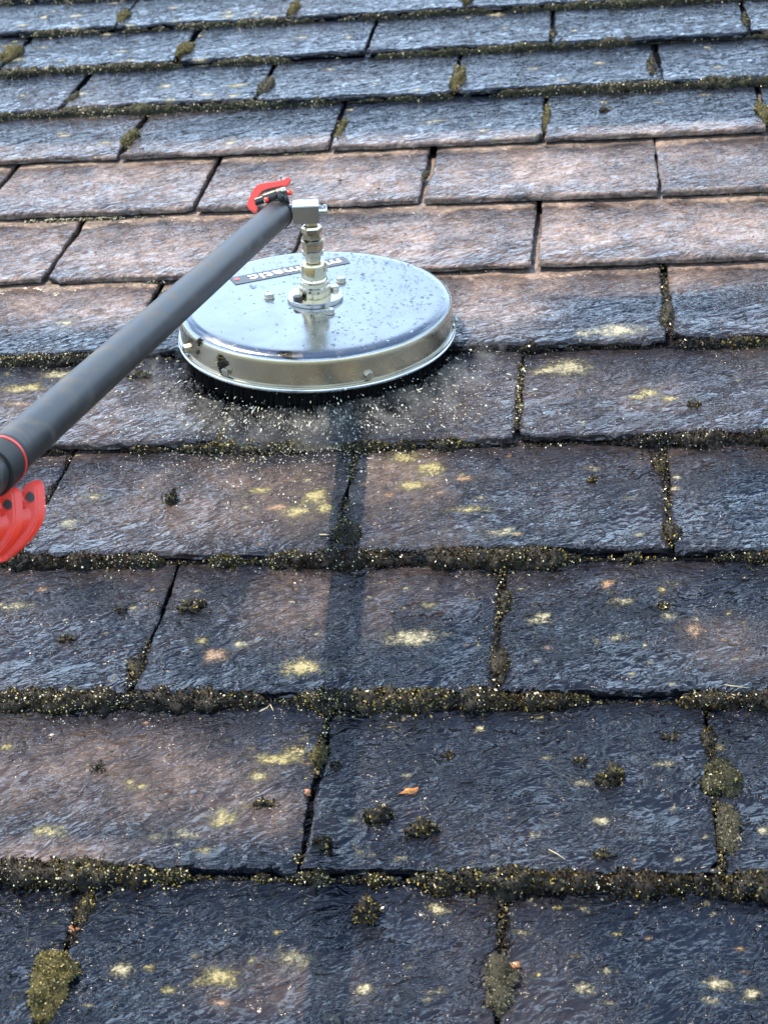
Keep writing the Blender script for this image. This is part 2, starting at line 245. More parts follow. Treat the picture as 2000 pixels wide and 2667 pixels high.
vs = scene.view_settings
vs.view_transform = 'Standard'
vs.look = 'None'
vs.gamma = 1.0
vs.use_curve_mapping = False
vs.exposure = 1.36
scene.cycles.use_denoising = True
scene.cycles.max_bounces = 8
scene.cycles.sample_clamp_direct = 2.2
scene.cycles.sample_clamp_indirect = 3.0
scene.cycles.use_adaptive_sampling = False

# ------------------------------------------------------------------ numeric noise
def _hash(ix, iy, seed):
    h = (ix.astype(np.int64) * 374761393 + iy.astype(np.int64) * 668265263 + seed * 982451653) & 0xffffffff
    h = ((h ^ (h >> 13)) * 1274126177) & 0xffffffff
    return ((h ^ (h >> 16)) & 0xffff) / 65535.0

def vnoise(x, y, seed=0):
    x = np.asarray(x, float); y = np.asarray(y, float)
    ix, iy = np.floor(x), np.floor(y)
    fx, fy = x - ix, y - iy
    fx = fx * fx * (3 - 2 * fx); fy = fy * fy * (3 - 2 * fy)
    a = _hash(ix, iy, seed); b = _hash(ix + 1, iy, seed)
    c = _hash(ix, iy + 1, seed); d = _hash(ix + 1, iy + 1, seed)
    return (a * (1 - fx) + b * fx) * (1 - fy) + (c * (1 - fx) + d * fx) * fy - 0.5

def fbm(x, y, seed=0, octaves=4, gain=0.5):
    r = 0.0; amp = 1.0; f = 1.0
    for o in range(octaves):
        r = r + amp * vnoise(x * f + 13.7 * o, y * f - 7.1 * o, seed + o)
        amp *= gain; f *= 2.03
    return r

def slate_top(v):
    """height of the bare slate surface above the roof datum, before relief"""
    k = np.floor(np.asarray(v) / GAUGE)
    return STEP * (1 - (v - k * GAUGE) / GAUGE)

# ------------------------------------------------------------------ materials
def new_mat(name):
    m = bpy.data.materials.new(name)
    m.use_nodes = True
    nt = m.node_tree
    b = nt.nodes['Principled BSDF']
    return m, nt, b

def N(nt, kind, **kw):
    n = nt.nodes.new(kind)
    for k, v in kw.items():
        if k in n.inputs.keys():
            n.inputs[k].default_value = v
        else:
            setattr(n, k, v)
    return n

def L(nt, a, b):
    nt.links.new(a, b)

def ramp(nt, src, stops):
    r = nt.nodes.new('ShaderNodeValToRGB')
    while len(r.color_ramp.elements) < len(stops):
        r.color_ramp.elements.new(0.5)
    for e, (p, c) in zip(r.color_ramp.elements, stops):
        e.position = p
        e.color = (c, c, c, 1) if not isinstance(c, tuple) else (*c, 1)
    L(nt, src, r.inputs['Fac'])
    return r.outputs['Color']

def mixc(nt, fac, a, b):
    m = nt.nodes.new('ShaderNodeMix')
    m.data_type = 'RGBA'
    for sock, val in ((m.inputs['Factor'], fac), (m.inputs['A'], a), (m.inputs['B'], b)):
        pass
    def put(s, v):
        if isinstance(v, (int, float)):
            s.default_value = v
        elif isinstance(v, tuple):
            s.default_value = (*v, 1)
        else:
            L(nt, v, s)
    put(m.inputs[0], fac); put(m.inputs[6], a); put(m.inputs[7], b)
    return m.outputs[2]

def math_n(nt, op, a, b=0.0, clamp=False):
    m = nt.nodes.new('ShaderNodeMath')
    m.operation = op
    m.use_clamp = clamp
    for i, v in enumerate((a, b)):
        if isinstance(v, (int, float)):
            m.inputs[i].default_value = v
        else:
            L(nt, v, m.inputs[i])
    return m.outputs[0]

def coords(nt, rot=0.0, scale=(1, 1, 1), shift_by_object=True):
    tc = nt.nodes.new('ShaderNodeTexCoord')
    v = tc.outputs['Object']
    if shift_by_object:
        oi = nt.nodes.new('ShaderNodeObjectInfo')
        cx = nt.nodes.new('ShaderNodeCombineXYZ')
        L(nt, math_n(nt, 'MULTIPLY', oi.outputs['Random'], 37.0), cx.inputs[0])
        L(nt, math_n(nt, 'MULTIPLY', oi.outputs['Random'], 91.0), cx.inputs[1])
        add = nt.nodes.new('ShaderNodeVectorMath'); add.operation = 'ADD'
        L(nt, v, add.inputs[0]); L(nt, cx.outputs[0], add.inputs[1])
        v = add.outputs[0]
    mp = nt.nodes.new('ShaderNodeMapping')
    mp.vector_type = 'TEXTURE'
    mp.inputs['Rotation'].default_value = (0, 0, rot)
    mp.inputs['Scale'].default_value = tuple(1.0 / x for x in scale)
    L(nt, v, mp.inputs['Vector'])
    return mp.outputs['Vector']

def noise(nt, vec, scale, detail=4.0, rough=0.55, distort=0.0):
    n = N(nt, 'ShaderNodeTexNoise', Scale=scale, Detail=detail, Roughness=rough, Distortion=distort)
    L(nt, vec, n.inputs['Vector'])
    return n.outputs['Fac']

def slate_material():
    m, nt, b = new_mat('wet_slate')
    plain = coords(nt)
    diag = coords(nt, rot=math.radians(38), scale=(1.0, 2.6, 1.0))
    at = N(nt, 'ShaderNodeAttribute', attribute_name='marks')
    sep = nt.nodes.new('ShaderNodeSeparateColor')
    L(nt, at.outputs['Color'], sep.inputs['Color'])
    brown = at.outputs['Alpha']
    oi = nt.nodes.new('ShaderNodeObjectInfo')
    # slate body
    big = noise(nt, plain, 9.0, 4, 0.6)
    fine = noise(nt, diag, 70.0, 5, 0.65, 0.6)
    c = mixc(nt, ramp(nt, big, [(0.3, 0.0), (0.7, 1.0)]), (0.0012, 0.0024, 0.0056), (0.0032, 0.0054, 0.0115))
    c = mixc(nt, ramp(nt, fine, [(0.35, 0.0), (0.75, 0.55)]), c, (0.0085, 0.0105, 0.0145))
    c = mixc(nt, math_n(nt, 'MULTIPLY', oi.outputs['Random'], 0.35), c, (0.008, 0.007, 0.0075))
    # warm weathered stone
    bn = noise(nt, plain, 22.0, 6, 0.65, 0.4)
    bmask = math_n(nt, 'MULTIPLY', brown, ramp(nt, bn, [(0.30, 0.30), (0.60, 1.0)]))
    bmask = math_n(nt, 'MULTIPLY', bmask, ramp(nt, noise(nt, plain, 5.5, 3, 0.6, 0.6), [(0.36, 0.45), (0.60, 1.0)]))
    bc = mixc(nt, ramp(nt, fine, [(0.3, 0.0), (0.75, 1.0)]), (0.090, 0.058, 0.043), (0.33, 0.243, 0.192))
    c = mixc(nt, bmask, c, bc)
    # algae stain, dark
    al = noise(nt, plain, 30.0, 6, 0.7)
    c = mixc(nt, ramp(nt, al, [(0.62, 0.0), (0.74, 0.5)]), c, (0.013, 0.013, 0.012))
    # lichen crusts
    ln = noise(nt, plain, 230.0, 6, 0.8, 0.6)
    ln2 = noise(nt, plain, 60.0, 4, 0.6, 0.5)
    lsum = math_n(nt, 'ADD', math_n(nt, 'MULTIPLY', ln, 1.0), math_n(nt, 'MULTIPLY', ln2, 0.55))
    lich = None
    for sock, colr in (('Red', (0.40, 0.34, 0.15)), ('Green', (0.42, 0.38, 0.25)), ('Blue', (0.34, 0.22, 0.14))):
        f = math_n(nt, 'ADD', math_n(nt, 'MULTIPLY', sep.outputs[sock], 0.55), math_n(nt, 'MULTIPLY', math_n(nt, 'SUBTRACT', lsum, 0.775), 1.6))
        mask = ramp(nt, f, [(0.20, 0.0), (0.48, 0.9)])
        mask = math_n(nt, 'MULTIPLY', mask, ramp(nt, sep.outputs[sock], [(0.02, 0.0), (0.12, 1.0)]))
        c = mixc(nt, mask, c, mixc(nt, ln, (colr[0] * .45, colr[1] * .45, colr[2] * .4), colr))
        lich = mask if lich is None else math_n(nt, 'MAXIMUM', lich, mask)
    L(nt, c, b.inputs['Base Color'])
    rn = noise(nt, plain, 14.0, 5, 0.65)
    r = math_n(nt, 'ADD', math_n(nt, 'MULTIPLY', rn, 0.09), 0.008)
    r = math_n(nt, 'ADD', r, math_n(nt, 'MULTIPLY', lich, 0.25))
    dr = N(nt, 'ShaderNodeAttribute', attribute_name='lap_strip')
    r = math_n(nt, 'ADD', r, math_n(nt, 'MULTIPLY', dr.outputs['Fac'], 0.45))
    L(nt, r, b.inputs['Roughness'])
    b.inputs['IOR'].default_value = 1.48
    # running water and riven stone
    warp = N(nt, 'ShaderNodeTexNoise', Scale=9.0, Detail=3.0)
    L(nt, plain, warp.inputs['Vector'])
    def wavelets(rot, aniso, scale, detail, dist, amp):
        base_v = coords(nt, rot=math.radians(rot), scale=(1.0, aniso, 1.0))
        vm = nt.nodes.new('ShaderNodeVectorMath'); vm.operation = 'MULTIPLY_ADD'
        L(nt, warp.outputs['Color'], vm.inputs[0]); vm.inputs[1].default_value = (.12, .12, .12); L(nt, base_v, vm.inputs[2])
        return math_n(nt, 'MULTIPLY', noise(nt, vm.outputs[0], scale, detail, 0.55, dist), amp)
    w1 = wavelets(38, 2.2, 26.0, 1.2, 1.6, 0.0150)
    w2 = wavelets(8, 2.4, 58.0, 0.6, 1.4, 0.0058)
    w3 = wavelets(55, 1.5, 20.0, 1.2, 1.2, 0.0050)
    w4 = wavelets(24, 1.8, 20.0, 1.2, 1.5, 0.0072)
    calm = ramp(nt, noise(nt, plain, 12.0, 3, 0.6), [(0.34, 0.12), (0.62, 1.0)])
    fl = N(nt, 'ShaderNodeAttribute', attribute_name='flow')
    h = math_n(nt, 'MULTIPLY', math_n(nt, 'ADD', w1, w2), math_n(nt, 'MULTIPLY', calm, fl.outputs['Fac']))
    h = math_n(nt, 'ADD', h, w3)
    h = math_n(nt, 'ADD', h, math_n(nt, 'MULTIPLY', w4, math_n(nt, 'SUBTRACT', 1.1, fl.outputs['Fac'])))
    fk = noise(nt, coords(nt, rot=math.radians(35), scale=(1.0, 1.7, 1.0)), 9.0, 5, 0.6, 0.5)
    st_ = math_n(nt, 'SNAP', fk, 0.07)
    st2 = math_n(nt, 'MULTIPLY', math_n(nt, 'SUBTRACT', fk, st_), 0.35)
    h = math_n(nt, 'ADD', h, math_n(nt, 'MULTIPLY', math_n(nt, 'ADD', st_, st2), 0.013))
    h = math_n(nt, 'ADD', h, math_n(nt, 'MULTIPLY', math_n(nt, 'MULTIPLY', lich, ln), 0.0030))
    bp = N(nt, 'ShaderNodeBump', Strength=1.0, Distance=1.0)
    L(nt, h, bp.inputs['Height'])
    L(nt, bp.outputs['Normal'], b.inputs['Normal'])
    return m

def moss_material(name, dark, light, tip, rough=0.32):
    m, nt, b = new_mat(name)
    at = N(nt, 'ShaderNodeAttribute', attribute_name='tone')
    sep = nt.nodes.new('ShaderNodeSeparateColor')
    L(nt, at.outputs['Color'], sep.inputs['Color'])
    warmer = (light[0] * 1.15, light[1] * 0.78, light[2] * 0.75)
    c = mixc(nt, sep.outputs['Red'], dark, mixc(nt, at.outputs['Alpha'], warmer, light))
    c = mixc(nt, ramp(nt, sep.outputs['Green'], [(0.84, 0.0), (0.98, 1.0)]), c, tip)
    L(nt, c, b.inputs['Base Color'])
    L(nt, math_n(nt, 'ADD', math_n(nt, 'MULTIPLY', sep.outputs['Blue'], 0.5), rough), b.inputs['Roughness'])
    b.inputs['IOR'].default_value = 1.36
    return m

def steel_material(name, colr, rough, dirt=0.0, scratch=False):
    m, nt, b = new_mat(name)
    v = coords(nt, shift_by_object=False)
    n1 = noise(nt, v, 14.0, 5, 0.6)
    n2 = noise(nt, v, 260.0, 3, 0.6)
    c = mixc(nt, ramp(nt, n1, [(0.35, 0.0), (0.75, 0.5)]), colr, tuple(x * 0.72 for x in colr))
    if dirt:
        c = mixc(nt, ramp(nt, noise(nt, v, 120.0, 5, 0.7), [(0.64, 0.0), (0.70, dirt)]), c, (0.05, 0.04, 0.025))
    L(nt, c, b.inputs['Base Color'])
    b.inputs['Metallic'].default_value = 1.0
    r = math_n(nt, 'ADD', math_n(nt, 'MULTIPLY', n1, 0.12), rough)
    if scratch:
        haze = ramp(nt, noise(nt, v, 7.0, 6, 0.7, 0.8), [(0.42, 0.0), (0.66, 0.17)])
        r = math_n(nt, 'ADD', r, haze)
        for rot_, sc_ in ((0.6, 300.0), (-0.9, 240.0)):
            ln_ = noise(nt, coords(nt, rot=rot_, scale=(0.02, 1.0, 1.0), shift_by_object=False), sc_, 2, 0.5)
            r = math_n(nt, 'ADD', r, ramp(nt, ln_, [(0.66, 0.0), (0.72, 0.22)]))
    L(nt, r, b.inputs['Roughness'])
    bp = N(nt, 'ShaderNodeBump', Strength=0.25, Distance=1.0)
    hh = math_n(nt, 'ADD', math_n(nt, 'MULTIPLY', n1, 0.0012), math_n(nt, 'MULTIPLY', n2, 0.00006))
    L(nt, hh, bp.inputs['Height'])
    L(nt, bp.outputs['Normal'], b.inputs['Normal'])
    return m

def plastic_material(name, colr, rough, worn=None, wear=0.0, spec=0.5):
    m, nt, b = new_mat(name)
    b.inputs['Specular IOR Level'].default_value = spec
    v = coords(nt, shift_by_object=False)
    c = mixc(nt, noise(nt, v, 30.0, 5, 0.6), tuple(x * 0.8 for x in colr), tuple(x * 1.2 for x in colr))
    rsock = rough
    if worn:
        sv = coords(nt, shift_by_object=False)
        w = noise(nt, sv, 26.0, 8, 0.75, 0.6)
        mask = ramp(nt, w, [(0.50, 0.0), (0.68, wear)])
        c = mixc(nt, mask, c, worn)
        rs = math_n(nt, 'ADD', math_n(nt, 'MULTIPLY', mask, 0.25), rough)
        L(nt, rs, b.inputs['Roughness'])
    else:
        b.inputs['Roughness'].default_value = rough
    L(nt, c, b.inputs['Base Color'])
    bp = N(nt, 'ShaderNodeBump', Strength=0.3, Distance=1.0)
    L(nt, math_n(nt, 'MULTIPLY', noise(nt, v, 300.0, 4, 0.6), 0.0002), bp.inputs['Height'])
    L(nt, bp.outputs['Normal'], b.inputs['Normal'])
    return m

def water_material():
    m, nt, b = new_mat('clear_water')
    b.inputs['Base Color'].default_value = (0.95, 0.97, 1.0, 1)
    b.inputs['Roughness'].default_value = 0.03
    b.inputs['IOR'].default_value = 1.33
    b.inputs['Transmission Weight'].default_value = 1.0
    return m

def spray_material():
    m, nt, b = new_mat('glint_spray')
    b.inputs['Base Color'].default_value = (0.93, 0.90, 0.74, 1)  # pale cream base stands in for sunlit sparkle in the spray
    b.inputs['Roughness'].default_value = 0.08
    b.inputs['IOR'].default_value = 1.33
    b.inputs['Transmission Weight'].default_value = 0.55
    return m

def mist_material():
    m = bpy.data.materials.new('spray_mist'); m.use_nodes = True
    nt = m.node_tree; nt.nodes.clear()
    out = nt.nodes.new('ShaderNodeOutputMaterial')
    pv = nt.nodes.new('ShaderNodeVolumePrincipled')
    pv.inputs['Color'].default_value = (0.95, 0.95, 0.92, 1)
    pv.inputs['Anisotropy'].default_value = 0.3
    n_ = noise(nt, coords(nt, shift_by_object=False), 26.0, 4, 0.65, 1.0)
    L(nt, math_n(nt, 'MULTIPLY', ramp(nt, n_, [(0.45, 0.0), (0.66, 1.0)]), 6.0), pv.inputs['Density'])
    L(nt, pv.outputs['Volume'], out.inputs['Volume'])
    return m

def glint_drop_material():
    m, nt, b = new_mat('glint_drops')
    b.inputs['Base Color'].default_value = (0.90, 0.86, 0.58, 1)  # cream body colour stands in for sun glints in the drops
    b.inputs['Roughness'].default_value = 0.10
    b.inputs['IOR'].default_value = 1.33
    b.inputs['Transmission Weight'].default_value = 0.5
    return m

def churn_material():
    m, nt, b = new_mat('churned_water')
    v = coords(nt, shift_by_object=False)
    at = N(nt, 'ShaderNodeAttribute', attribute_name='tone')
    f2 = noise(nt, v, 110.0, 8, 0.75, 1.2)
    foam = math_n(nt, 'MULTIPLY', at.outputs['Fac'], ramp(nt, f2, [(0.50, 0.0), (0.66, 0.8)]))
    c = mixc(nt, foam, (0.30, 0.29, 0.25), (0.60, 0.57, 0.48))
    L(nt, c, b.inputs['Base Color'])
    b.inputs['IOR'].default_value = 1.33
    L(nt, math_n(nt, 'ADD', math_n(nt, 'MULTIPLY', foam, 0.3), 0.04), b.inputs['Roughness'])
    L(nt, math_n(nt, 'SUBTRACT', 1.0, math_n(nt, 'MULTIPLY', foam, 0.8)), b.inputs['Transmission Weight'])
    bp = N(nt, 'ShaderNodeBump', Strength=1.0, Distance=1.0)
    L(nt, math_n(nt, 'MULTIPLY', noise(nt, v, 110.0, 4, 0.6, 1.0), 0.003), bp.inputs['Height'])
    L(nt, bp.outputs['Normal'], b.inputs['Normal'])
    return m

def plain_material(name, colr, rough=0.6, scale=40.0):
    m, nt, b = new_mat(name)
    v = coords(nt)
    c = mixc(nt, noise(nt, v, scale, 5, 0.65), tuple(x * 0.6 for x in colr), tuple(min(1, x * 1.35) for x in colr))
    L(nt, c, b.inputs['Base Color'])
    b.inputs['Roughness'].default_value = rough
    return m

MAT = dict(
    slate=slate_material(),
    moss_black=moss_material('wet_black_moss', (0.0035, 0.0028, 0.0012), (0.027, 0.021, 0.006), (0.25, 0.20, 0.055), 0.20),
    moss_olive=moss_material('olive_moss', (0.010, 0.010, 0.004), (0.044, 0.043, 0.014), (0.17, 0.16, 0.055), 0.30),
    moss_yellow=moss_material('yellow_moss', (0.026, 0.023, 0.007), (0.12, 0.105, 0.030), (0.28, 0.24, 0.08), 0.45),
    moss_grey=moss_material('grey_moss', (0.020, 0.019, 0.012), (0.065, 0.062, 0.038), (0.17, 0.155, 0.09), 0.5),
    steel=steel_material('polished_steel', (0.285, 0.30, 0.31), 0.05, dirt=0.35, scratch=True),
    rim=steel_material('khaki_steel', (0.50, 0.455, 0.345), 0.20, dirt=0.4),  # khaki base tint, speckled with dirt
    brass=steel_material('nickel_plated_brass', (0.52, 0.455, 0.32), 0.12),
    zinc=steel_material('zinc_plate', (0.50, 0.485, 0.44), 0.14),
    bolt=steel_material('bolt_steel', (0.46, 0.435, 0.37), 0.22),
    rubber=plastic_material('black_rubber', (0.008, 0.008, 0.008), 0.55, spec=0.3),
    pole=plastic_material('grey_fibre_pole', (0.0065, 0.0075, 0.009), 0.42, (0.085, 0.077, 0.06), 0.7, spec=0.38),
    black=plastic_material('black_plastic', (0.014, 0.014, 0.014), 0.35, (0.07, 0.06, 0.05), 0.4),
    red=plastic_material('red_plastic', (0.66, 0.032, 0.014), 0.34, (0.38, 0.07, 0.05), 0.3),
    sticker=plastic_material('sticker_dark', (0.022, 0.026, 0.030), 0.3),
    white=plastic_material('white_print', (0.75, 0.75, 0.75), 0.4),
    redprint=plastic_material('red_print', (0.70, 0.06, 0.04), 0.4),
    bristle=plastic_material('black_bristle', (0.003, 0.003, 0.003), 0.85, spec=0.05),
    water=water_material(),
    spray=spray_material(),
    churn=churn_material(),
    glint_drop=glint_drop_material(),
    mist=mist_material(),
    deck=plain_material('tarred_boards', (0.02, 0.018, 0.016), 0.8),
    lawn=plain_material('rough_lawn', (0.10, 0.10, 0.035), 0.9, 3.0),
    straw=plain_material('dry_straw', (0.26, 0.22, 0.14), 0.5),
    leaf=plain_material('orange_leaf', (0.30, 0.11, 0.018), 0.3, 160.0),
    pebble=plain_material('orange_stone', (0.20, 0.085, 0.035), 0.3, 200.0),
    grit=plain_material('black_grit', (0.014, 0.013, 0.010), 0.35, 90.0),
)

# ------------------------------------------------------------------ mesh helpers
class MB:
    def __init__(self):
        self.v = []; self.f = []
    def add(self, verts, faces, mat=None):
        o = len(self.v)
        for p in verts:
            p = Vector(p)
            self.v.append(tuple(mat @ p if mat is not None else p))
        self.f += [tuple(i + o for i in f) for f in faces]
        return self
    def lathe(self, prof, seg=48, mat=None, phase=0.0):
        vs_, fs = [], []
        n = len(prof)
        for i in range(seg):
            a = 2 * math.pi * i / seg + phase
            for r, z in prof:
                vs_.append((r * math.cos(a), r * math.sin(a), z))
        for i in range(seg):
            j = (i + 1) % seg
            for k in range(n - 1):
                fs.append((i * n + k, j * n + k, j * n + k + 1, i * n + k + 1))
        if prof[0][0] > 1e-6:
            fs.append(tuple(i * n for i in reversed(range(seg))))
        if prof[-1][0] > 1e-6:
            fs.append(tuple(i * n + n - 1 for i in range(seg)))
        return self.add(vs_, fs, mat)
    def box(self, sx, sy, sz, mat=None, bev=0.0015):
        bm = bmesh.new()
        bmesh.ops.create_cube(bm, size=1.0)
        bmesh.ops.scale(bm, vec=(sx, sy, sz), verts=bm.verts)
        if bev:
            bmesh.ops.bevel(bm, geom=list(bm.edges), offset=bev, segments=2, affect='EDGES')
        bm.verts.index_update()
        r = self.add([v.co for v in bm.verts], [[v.index for v in f.verts] for f in bm.faces], mat)
        bm.free()
        return r
    def tube(self, pts, rad, seg=10):
        pts = [Vector(p) for p in pts]
        vs_, fs = [], []
        for i, p in enumerate(pts):
            t = (pts[min(i + 1, len(pts) - 1)] - pts[max(i - 1, 0)]).normalized()
            a = t.orthogonal().normalized() if i == 0 else (self._a - t * self._a.dot(t)).normalized()
            self._a = a
            b_ = t.cross(a)
            r = rad[i] if isinstance(rad, (list, tuple)) else rad
            for k in range(seg):
                th = 2 * math.pi * k / seg
                vs_.append(p + a * (r * math.cos(th)) + b_ * (r * math.sin(th)))
        for i in range(len(pts) - 1):
            for k in range(seg):
                k2 = (k + 1) % seg
                fs.append((i * seg + k, i * seg + k2, (i + 1) * seg + k2, (i + 1) * seg + k))
        fs.append(tuple(reversed(range(seg))))
        fs.append(tuple((len(pts) - 1) * seg + k for k in range(seg)))
        return self.add(vs_, fs)
    def prism(self, outline, depth, mat=None, holes=(), bev=0.0):
        """outline in x,y; extruded from z=0 to -depth; round holes (x, y, r)"""
        bm = bmesh.new()
        def loop(pts):
            vv = [bm.verts.new((x, y, 0)) for x, y in pts]
            return [bm.edges.new((vv[i], vv[(i + 1) % len(vv)])) for i in range(len(vv))]
        es = loop(outline)
        for hx, hy, hr in holes:
            es += loop([(hx + hr * math.cos(2 * math.pi * i / 20), hy + hr * math.sin(2 * math.pi * i / 20)) for i in range(20)])
        bmesh.ops.triangle_fill(bm, use_beauty=True, use_dissolve=False, edges=es)
        for f in bm.faces:
            if f.normal.z < 0:
                f.normal_flip()
        ret = bmesh.ops.extrude_face_region(bm, geom=list(bm.faces))
        moved = [g for g in ret['geom'] if isinstance(g, bmesh.types.BMVert)]
        bmesh.ops.translate(bm, vec=(0, 0, -depth), verts=moved)
        bmesh.ops.recalc_face_normals(bm, faces=list(bm.faces))
        if bev:
            sharp = [e for e in bm.edges if len(e.link_faces) == 2 and e.calc_face_angle() > 1.0]
            bmesh.ops.bevel(bm, geom=sharp, offset=bev, segments=2, affect='EDGES')
        bm.verts.index_update()
        self.add([v.co for v in bm.verts], [[v.index for v in f.verts] for f in bm.faces], mat)
        bm.free()
        return self
    def build(self, name, mat, parent=None, angle=32):
        me = bpy.data.meshes.new(name)
        me.from_pydata(self.v, [], self.f)
        return finish(name, me, mat, parent, angle)

def finish(name, me, mat, parent=None, angle=32):
    me.update()
    me.shade_smooth()
    if angle:
        me.set_sharp_from_angle(angle=math.radians(angle))
    me.materials.append(MAT[mat])
    o = bpy.data.objects.new(name, me)
    col.objects.link(o)
    if parent is not None:
        o.parent = parent
    return o

def raw_mesh(name, verts, faces, mat, parent=None, smooth=True, tone=None, angle=0):
    """fast mesh from numpy arrays: faces is (m, k)"""
    verts = np.asarray(verts, np.float32); faces = np.asarray(faces, np.int32)
    me = bpy.data.meshes.new(name)
    me.vertices.add(len(verts)); me.vertices.foreach_set('co', verts.ravel())
    k = faces.shape[1]
    me.loops.add(faces.size); me.loops.foreach_set('vertex_index', faces.ravel())
    me.polygons.add(len(faces))
    me.polygons.foreach_set('loop_start', np.arange(0, faces.size, k, dtype=np.int32))
    me.update(calc_edges=True)
    if tone is not None:
        a = me.color_attributes.new('tone', 'FLOAT_COLOR', 'POINT')
        a.data.foreach_set('color', np.asarray(tone, np.float32).ravel())
    me.polygons.foreach_set('use_smooth', np.full(len(faces), smooth))
    me.validate()
    me.materials.append(MAT[mat])
    o = bpy.data.objects.new(name, me)
    col.objects.link(o)
    if parent is not None:
        o.parent = parent
    return o

def tag(o, label=None, cat=None, group=None, kind=None):
    if label: o['label'] = label
    if cat: o['category'] = cat
    if group: o['group'] = group
    if kind: o['kind'] = kind
    return o

def empty(name, mat4):
    o = bpy.data.objects.new(name, None)
    col.objects.link(o)
    o.matrix_world = mat4
    o.empty_display_size = 0.05
    return o

# ------------------------------------------------------------------ ground far below
me = bpy.data.meshes.new('ground')
me.from_pydata([(-600, -600, 0), (600, -600, 0), (600, 600, 0), (-600, 600, 0)], [], [(0, 1, 2, 3)])
ground = finish('ground', me, 'lawn')
ground['kind'] = 'structure'

# ------------------------------------------------------------------ the slate roof
rng = np.random.default_rng(11)
deck = MB().box(5.4, 6.2, 0.03, Matrix.Translation((-0.3, 1.35, -0.085)), 0.0)
roof = deck.build('slate_roof', 'deck')
roof.matrix_world = ROOF
tag(roof, 'pitched roof of large wet slates with mossy course edges and lichen spots', 'roof')

LICH = np.array([[a[0], a[1], a[2], a[3]] for a in LICHEN])
LKIND = [a[4] for a in LICHEN]
BR = np.array(BROWN)

